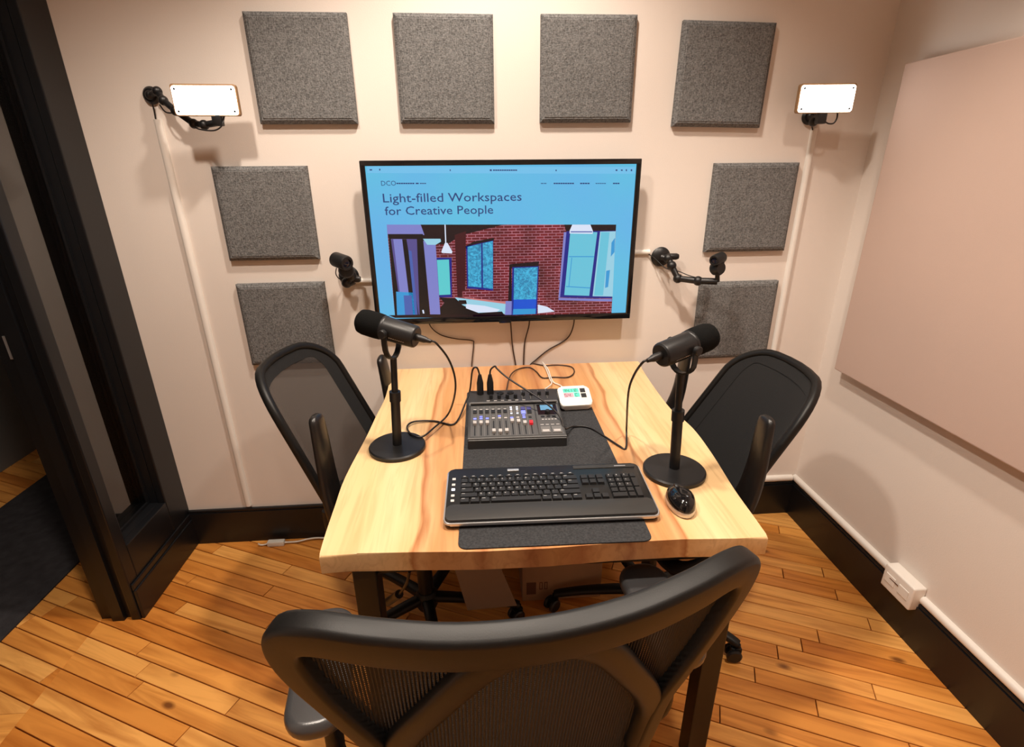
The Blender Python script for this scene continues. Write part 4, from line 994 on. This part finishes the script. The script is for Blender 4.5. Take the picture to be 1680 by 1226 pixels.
# ------------------------------------------------------------------ five-star chair base
def star_base(t, a0, hub_h=.10, rad=.32, colz=.40, off=(0, 0)):
    bm = bmesh.new(); lathe(bm, [(0, .055), (.032, .055), (.038, .07), (.036, .115), (.028, .125), (0, .125)], 20); obj('hub', bm, 'chair_plastic', t, 40, (off[0], off[1], 0))
    bm = bmesh.new(); lathe(bm, [(0, .12), (.026, .12), (.025, .27), (.0145, .272), (.0145, colz), (0, colz)], 18); obj('gas_column', bm, 'steel_black', t, 40, (off[0], off[1], 0))
    legm = casm = whm = None
    for k in range(5):
        a = a0+k*2*math.pi/5
        if legm is None:
            bm = bmesh.new()
            P = crom([(.025, 0, .098), (.12, 0, .094), (.22, 0, .083), (rad-.02, 0, .068), (rad, 0, .062)], 3)
            sweep(bm, P, lambda i, tt: sell(.021-.007*tt, .016-.006*tt, 12), normals=[(0, 0, 1)]*len(P)); l = obj('base_leg', bm, 'chair_plastic', t, 45); legm = l
            bm = bmesh.new(); lathe(bm, [(0, .035), (.008, .035), (.008, .062), (0, .062)], 10); box(bm, -.022, .012, -.010, .010, .020, .050, .004); c = obj('caster', bm, 'chair_plastic', t, 45); casm = c
            bm = bmesh.new()
            for s in (-1, 1): lathe(bm, [(0, s*.008), (.022, s*.008), (.0245, s*.011), (.0245, s*.018), (.020, s*.022), (0, s*.022)], 20, Matrix.Translation((-.012, 0, .0245)) @ Matrix.Rotation(R(90), 4, 'X'))
            w_ = obj('caster_wheel', bm, 'black_plastic', c, 40); whm = w_
        else:
            l = legm.copy(); c = casm.copy(); w_ = whm.copy()
            for q in (l, c, w_): COL.objects.link(q)
            l.parent = t; c.parent = t; w_.parent = c
        l.rotation_euler = (0, 0, a); l.location = (off[0], off[1], 0)
        c.location = (off[0]+rad*math.cos(a), off[1]+rad*math.sin(a), 0); c.rotation_euler = (0, 0, a+1.1*k+.6)

# ------------------------------------------------------------------ side chairs (arms flipped up)
def side_chair(label, hub, yaw, rec, a_star, back_mat, zt=.955, tips=((-.25, .87), (.25, .905)), pady=0, off=(0, 0), group=None):
    """local: faces +Y, hub at origin, back base 0.24 behind at z .5"""
    t = thing('office_chair', label, 'chair', (hub[0], hub[1], 0), yaw-math.pi/2)
    star_base(t, a_star-(yaw-math.pi/2), off=off)
    obj('seat_mechanism', B(-.07, .07, -.12, .10, .385, .425, bev=.01), 'steel_black', t, 40)
    bm = bmesh.new()
    cushion(bm, -.245, .245, -.20, .27, .09, .425, .495, .026)
    for v in bm.verts:
        v.co.z -= .10*max(0, (v.co.y-.17))**1.0*(.8)
    obj('seat', bm, 'seat_fabric', t, 60)
    w0, w1, rad, cv = .470, .430, .115, .070
    H = (zt-.5)/math.cos(rec)
    def S(s, q):   # back surface, s lateral metres, q along the height
        tt = q/H
        bulge = -.018*math.sin(min(1, max(0, tt))*math.pi)
        return Vector((s, -.24-q*math.sin(rec)+cv*(s/(w1/2))**2+bulge*0, .5+q*math.cos(rec)))
    nrm = Vector((0, math.cos(rec), math.sin(rec)))
    def half(q):
        wv = (w0+(w1-w0)*max(0, min(1, q/(H-rad))))/2
        if q > H-rad: x = (q-(H-rad))/rad; return w1/2-rad*(1-math.sqrt(max(0, 1-x*x)))
        if q < .03: return wv-.06*(1-max(0, (q+.03))/.06)
        return wv
    path = []
    for q in [-.03+i*(H-rad+.03)/10 for i in range(11)]: path.append((-half(q), q))
    for k in range(1, 9): a = math.pi/2*k/8; path.append((-(w1/2-rad*(1-math.cos(a))), H-rad+rad*math.sin(a)))
    n1 = len(path)
    for k in (-.5, 0, .5): path.append((k*(w1/2-rad), H))
    path += [(-s, q) for s, q in path[:n1][::-1]]
    path += [(.09, -.045), (0, -.05), (-.09, -.045)]
    PP = [S(s, q) for s, q in path]
    bm = bmesh.new(); sweep(bm, PP, lambda i, tt: sell(.012, .012, 12), normals=[nrm]*len(PP), closed=True); obj('back_frame', bm, 'chair_plastic', t, 60)
    bm = bmesh.new(); NX_, NQ = 16, 20; G = []
    for j in range(NQ+1):
        q = -.03+(H+.03-.006)*j/NQ; hw = max(.02, half(q)-.006)
        G.append([bm.verts.new(S(-hw+2*hw*i/NX_, q)+nrm*.004) for i in range(NX_+1)])
    for j in range(NQ):
        for i in range(NX_): bm.faces.new((G[j][i], G[j][i+1], G[j+1][i+1], G[j+1][i]))
    o = obj('back_mesh', bm, back_mat, t, 80)
    # fabric hem band round the inside of the frame
    bm = bmesh.new()
    inner = [((abs(s)-.05)*math.copysign(1, s) if abs(s) > .05 else 0, min(max(q, .005), H-.045)) for s, q in path[:2*n1+3]]
    outer = [(s, q) for s, q in path[:2*n1+3]]
    vi = [bm.verts.new(S(*p)+nrm*.006) for p in inner]; vo = [bm.verts.new(S(*p)+nrm*.006) for p in outer]
    for i in range(len(vi)-1): bm.faces.new((vi[i], vi[i+1], vo[i+1], vo[i]))
    obj('back_hem', bm, 'seat_fabric', t, 80)
    # spine behind, joined to the seat
    bm = bmesh.new(); P = crom([(0, .02, .405), (0, -.18, .40), (0, -.285, .43), S(0, -.02)-nrm*.024, S(0, .03)-nrm*.016], 4)
    sweep(bm, P, lambda i, tt: sell(.034-.010*tt, .011, 12), normals=[(0, .3, 1)]*len(P)); obj('back_spine', bm, 'chair_plastic', t, 45)
    # arms : bracket under the seat, pivot, pad turned up
    for sx_, tipz in tips:
        s = 1 if sx_ > 0 else -1
        bm = bmesh.new(); P = crom([(s*.10, -.02, .412), (s*.245, -.06, .412), (s*.285, -.13, .46), (s*.290, -.165, .56), (s*.290, -.170, .63)], 4)
        sweep(bm, P, lambda i, tt: sell(.024, .012, 12), normals=[(s*1.0, 0, .6)]*len(P)); ar = obj('arm', bm, 'chair_plastic', t, 45)
        bm = bmesh.new(); P = crom([(s*.282, -.145+pady*.4, .585), (s*.284, -.160+pady*.8, .66), (s*.280, -.168+pady, .75), (s*.274, -.175+pady, tipz-.04), (s*.270, -.180+pady, tipz)], 4)
        n_ = len(P)
        sweep(bm, P, lambda i, tt: sell((.050-.022*tt)*min(1, ((1-tt)*7+.25))**.5, (.019-.007*tt)*min(1, ((1-tt)*9+.3))**.5, 14), normals=[(0, 1, .0)]*n_); obj('arm_pad', bm, 'side_pad', ar, 60)
    if group: t['group'] = group
    return t
LC = (-.520, -.42); LY = -.14
side_chair('black office chair with sheer mesh back and flipped-up arms near the doorway', (LC[0]+.24*math.cos(LY), LC[1]+.24*math.sin(LY)), LY, .37, R(-5), 'sheer_net', off=(.04, 0))
RCx, RCy, RY = .645, -.525, 3.12
mat('solid_mesh', (.005, .005, .0055), .85, noise=.3, nscale=400, bump=.3, bscale=500)
side_chair('black office chair with opaque dark back and flipped-up arms by the pink panel wall', (RCx+.24*math.cos(RY), RCy+.24*math.sin(RY)), RY, .49, R(317), 'solid_mesh', zt=.925, tips=((-.25, .90), (.25, .955)), pady=-.055, off=(0, -.075))

# ------------------------------------------------------------------ front chair
def front_chair():
    yaw = R(6.5)
    t = thing('task_chair', 'black task chair with V-strut mesh back pulled up to the table front', 'chair', (-.055, -1.16, 0), yaw)
    star_base(t, R(20), rad=.31)
    obj('seat_mechanism', B(-.08, .08, -.13, .12, .385, .43, bev=.01), 'steel_black', t, 40)
    bm = bmesh.new(); cushion(bm, -.25, .25, -.25, .165, .085, .43, .485, .022); obj('seat', bm, 'seat_fabric', t, 60)
    ZT = 1.0; YT = -.315; REC = R(13); DEP = .075; HW = .305
    def S(s, z):  # back surface
        return Vector((s, YT+(ZT-z)*math.tan(REC)+DEP*((s/HW)**2-0.0)*(1 if z > .7 else max(.2, (z-.3)/.4))-.012, z))
    nb = Vector((0, -math.cos(REC), -math.sin(REC)))   # outward, toward the rear
    def nr(s): 
        sl = 2*DEP*s/HW**2; return Vector((sl, -1, -.22)).normalized()
    # outer frame: closed loop
    half = [(0, ZT-.020), (.10, ZT-.019), (.19, ZT-.014), (.255, ZT-.012), (.292, ZT-.028), (.302, ZT-.065), (.290, ZT-.115), (.262, ZT-.175), (.232, ZT-.235), (.210, ZT-.290), (.196, .62), (.188, .55), (.184, .50)]
    loop = [(-s, z) for s, z in half[::-1]]+half[1:]
    P = crom([S(s, z) for s, z in loop], 4)
    Q = crom([Vector((s, z, 0)) for s, z in loop], 4)
    def secf(i, tt):
        s, z = Q[i].x, Q[i].y
        k = 1.0
        if abs(s) < .24 and z > .9: hgt = .029
        elif z > .86: hgt = .026
        else: hgt = .019
        return sell(hgt, .016, 16, 2.4)
    # smooth the section heights along the loop
    hs = [max(p[0] for p in secf(i, 0)) for i in range(len(Q))]
    for _ in range(6): hs = [hs[0]]+[(hs[i-1]+hs[i]+hs[i+1])/3 for i in range(1, len(hs)-1)]+[hs[-1]]
    bm = bmesh.new(); sweep(bm, P, lambda i, tt: rrect(-hs[i], hs[i], -.0165, .0165, .0085, 4), normals=[nr(q.x) for q in Q]); obj('back_frame', bm, 'chair_plastic', t, 60)
    # diagonal struts from the middle of the rail to the frame
    for s in (-1, 1):
        pts = [(s*.035, ZT-.030), (s*.078, ZT-.068), (s*.130, ZT-.155), (s*.172, ZT-.235), (s*.196, ZT-.310), (s*.192, .60)]
        PP = crom([S(a, z)-nr(a)*.0015 for a, z in pts], 4); QQ = crom([Vector((a, z, 0)) for a, z in pts], 4)
        bm = bmesh.new(); sweep(bm, PP, lambda i, tt: sell(.027-.006*math.sin(math.pi*min(1, tt*1.1)), .0165, 16, 3.0), normals=[nr(q.x) for q in QQ]); obj('back_strut', bm, 'chair_plastic', t, 60)
    # woven back: cords
    bm = bmesh.new()
    def hw(z):
        for (a, za), (b, zb) in zip(half[5:], half[6:]):
            if zb <= z <= za: return a+(b-a)*(za-z)/(za-zb)
        return half[5][0]-.006 if z > half[5][1] else half[-1][0]
    NC = 118
    for i in range(NC):
        s = -.296+.592*i/(NC-1)
        zlo = .50
        zs = [z for z in [.50+.475*k/26 for k in range(27)] if abs(s) < hw(z)]
        if len(zs) < 2: continue
        PP = [S(s, z)-nr(s)*.004 for z in zs]
        sd = .00175
        a = [bm.verts.new(p+Vector((-sd, 0, 0))) for p in PP]; b = [bm.verts.new(p+Vector((sd, 0, 0))) for p in PP]; c = [bm.verts.new(p+nr(s)*.0012) for p in PP]
        for k in range(len(PP)-1): bm.faces.new((a[k], a[k+1], c[k+1], c[k])); bm.faces.new((c[k], c[k+1], b[k+1], b[k]))
    NR = 100
    for j in range(NR):
        z = .505+.470*j/(NR-1); w_ = hw(z)
        PP = [S(-w_+2*w_*k/20, z) for k in range(21)]
        PP = [p-nr(p.x)*.0045 for p in PP]
        a = [bm.verts.new(p+Vector((0, 0, -.0009))) for p in PP]; b = [bm.verts.new(p+Vector((0, 0, .0009))) for p in PP]
        for k in range(20): bm.faces.new((a[k], a[k+1], b[k+1], b[k]))
    o = obj('back_mesh', bm, 'mesh_cord', t); o['kind'] = 'stuff'
    # spine to the seat
    for s in (-1, 1):
        PP = crom([S(s*.186, .56), S(s*.184, .49)+Vector((0, .0, 0)), (s*.15, -.19, .425), (s*.06, -.10, .41)], 4)
        bm = bmesh.new(); sweep(bm, PP, lambda i, tt: sell(.021, .014, 14), normals=[(0, -1, .4)]*len(PP)); obj('back_support', bm, 'chair_plastic', t, 50)
    # arms
    for s in (-1, 1):
        bm = bmesh.new(); PP = crom([(s*.10, -.03, .41), (s*.25, -.05, .41), (s*.315, -.06, .44), (s*.318, -.07, .54), (s*.315, -.07, .635)], 4)
        sweep(bm, PP, lambda i, tt: sell(.026, .014, 12), normals=[(s*1.0, 0, .6)]*len(PP)); ar = obj('arm_post', bm, 'chair_plastic', t, 45)
        bm = bmesh.new(); cushion(bm, -.052, .052, -.130, .125, .045, .0, .034, .014)
        bmesh.ops.transform(bm, matrix=Matrix.Translation((s*.318-(.012 if s < 0 else 0), -.015, .632)) @ Matrix.Rotation(R(-2)*s, 4, 'Z'), verts=bm.verts[:]); obj('arm_pad', bm, 'arm_pad', ar, 60)
mat('mesh_cord', (.008, .010, .015), .5, spec=.35)
front_chair()

# ------------------------------------------------------------------ things under the table and on the floor
bx = thing('cardboard_box', 'brown cardboard box standing on the floor under the table', 'box', (.195, -.295, 0))
bxw, bxd, bxh = .29, .30, .39
obj('body', B(-bxw/2, bxw/2, -bxd/2, bxd/2, 0, bxh, bev=.002), 'cardboard', bx)
for a, z in ((.03, .06),): 
    obj('printed_mark', B(-bxw/2+.015, -bxw/2+.05, -bxd/2-.0006, -bxd/2+.001, .03, .085), 'print_brown', bx)
    bm = bmesh.new()
    for x0 in (-bxw/2+.062, -bxw/2+.080):
        box(bm, x0, x0+.012, -bxd/2-.0006, -bxd/2+.001, .050, .054); box(bm, x0, x0+.003, -bxd/2-.0006, -bxd/2+.001, .054, .080); box(bm, x0+.009, x0+.012, -bxd/2-.0006, -bxd/2+.001, .054, .080); box(bm, x0, x0+.012, -bxd/2-.0006, -bxd/2+.001, .080, .084)
    obj('printed_mark', bm, 'print_brown', bx)
obj('printed_mark', B(bxw/2-.05, bxw/2-.02, -bxd/2-.0006, -bxd/2+.001, .29, .33), 'print_brown', bx)
tag(obj('folder', B(.055, .13, -.44, -.20, bxh, bxh+.014, bev=.002), 'blue_print'), 'dark blue folder lying on the cardboard box under the table', 'folder')
q0, q1 = onz(767, 1002, .10), onz(848, 994, .10)
tp0, tp1 = onz(740, 915, .36), onz(812, 910, .36)
bm = bmesh.new()
d_ = Vector((0, .004, 0)); V = [bm.verts.new(p) for p in (q0, q1, tp1, tp0, q0+d_, q1+d_, tp1+d_, tp0+d_)]
for f in ((0, 1, 2, 3), (7, 6, 5, 4), (0, 4, 5, 1), (1, 5, 6, 2), (2, 6, 7, 3), (3, 7, 4, 0)): bm.faces.new([V[i] for i in f])
tag(obj('cardboard_sheet', bm, 'cardboard_grey'), 'greyish cardboard sheet leaning beside the brown box under the table', 'cardboard sheet')
# white charger lead by the baseboard
ch = thing('charger_cable', 'white charger plug and lead lying along the back baseboard', 'cable', (onz(460, 879, 0).x, -.05, 0))
oc = Vector(ch.location)
obj('plug_body', B(-.03, .04, -.014, .010, .0, .022, bev=.005), 'cable_white', ch, 40)
bm = bmesh.new(); tube(bm, [(.038, -.002, .011), (.09, 0, .010), (.14, .012, .012), (.19, .015, .010), (.26, .0, .006), (.34, -.05, .005)], .0035, 8, 6); obj('lead', bm, 'cable_white', ch, 60)
bm = bmesh.new(); tube(bm, [(-.028, -.002, .010), (-.045, -.004, .006), (-.06, -.006, .008), (-.066, -.008, .016)], .003, 8, 6); obj('lead_end', bm, 'cable_white', ch, 60)
# black lead with a switch hanging under the table
hl = thing('hanging_cable', 'black lead with inline switch hanging under the table', 'cable', (-.37, -.62, .30))
ph = [onz(672, 938, .70), onz(668, 955, .62), onz(662, 966, .55), onz(655, 975, .50)]
oo = ph[0].copy(); hl.location = oo
bm = bmesh.new(); tube(bm, rel(ph, oo), .0035, 8, 6); obj('lead', bm, 'cable_black', hl, 60)
bm = bmesh.new(); tube(bm, rel([ph[-1], onz(648, 980, .47), onz(636, 988, .44)], oo), .011, 10, 4); obj('inline_switch', bm, 'black_plastic', hl, 50)
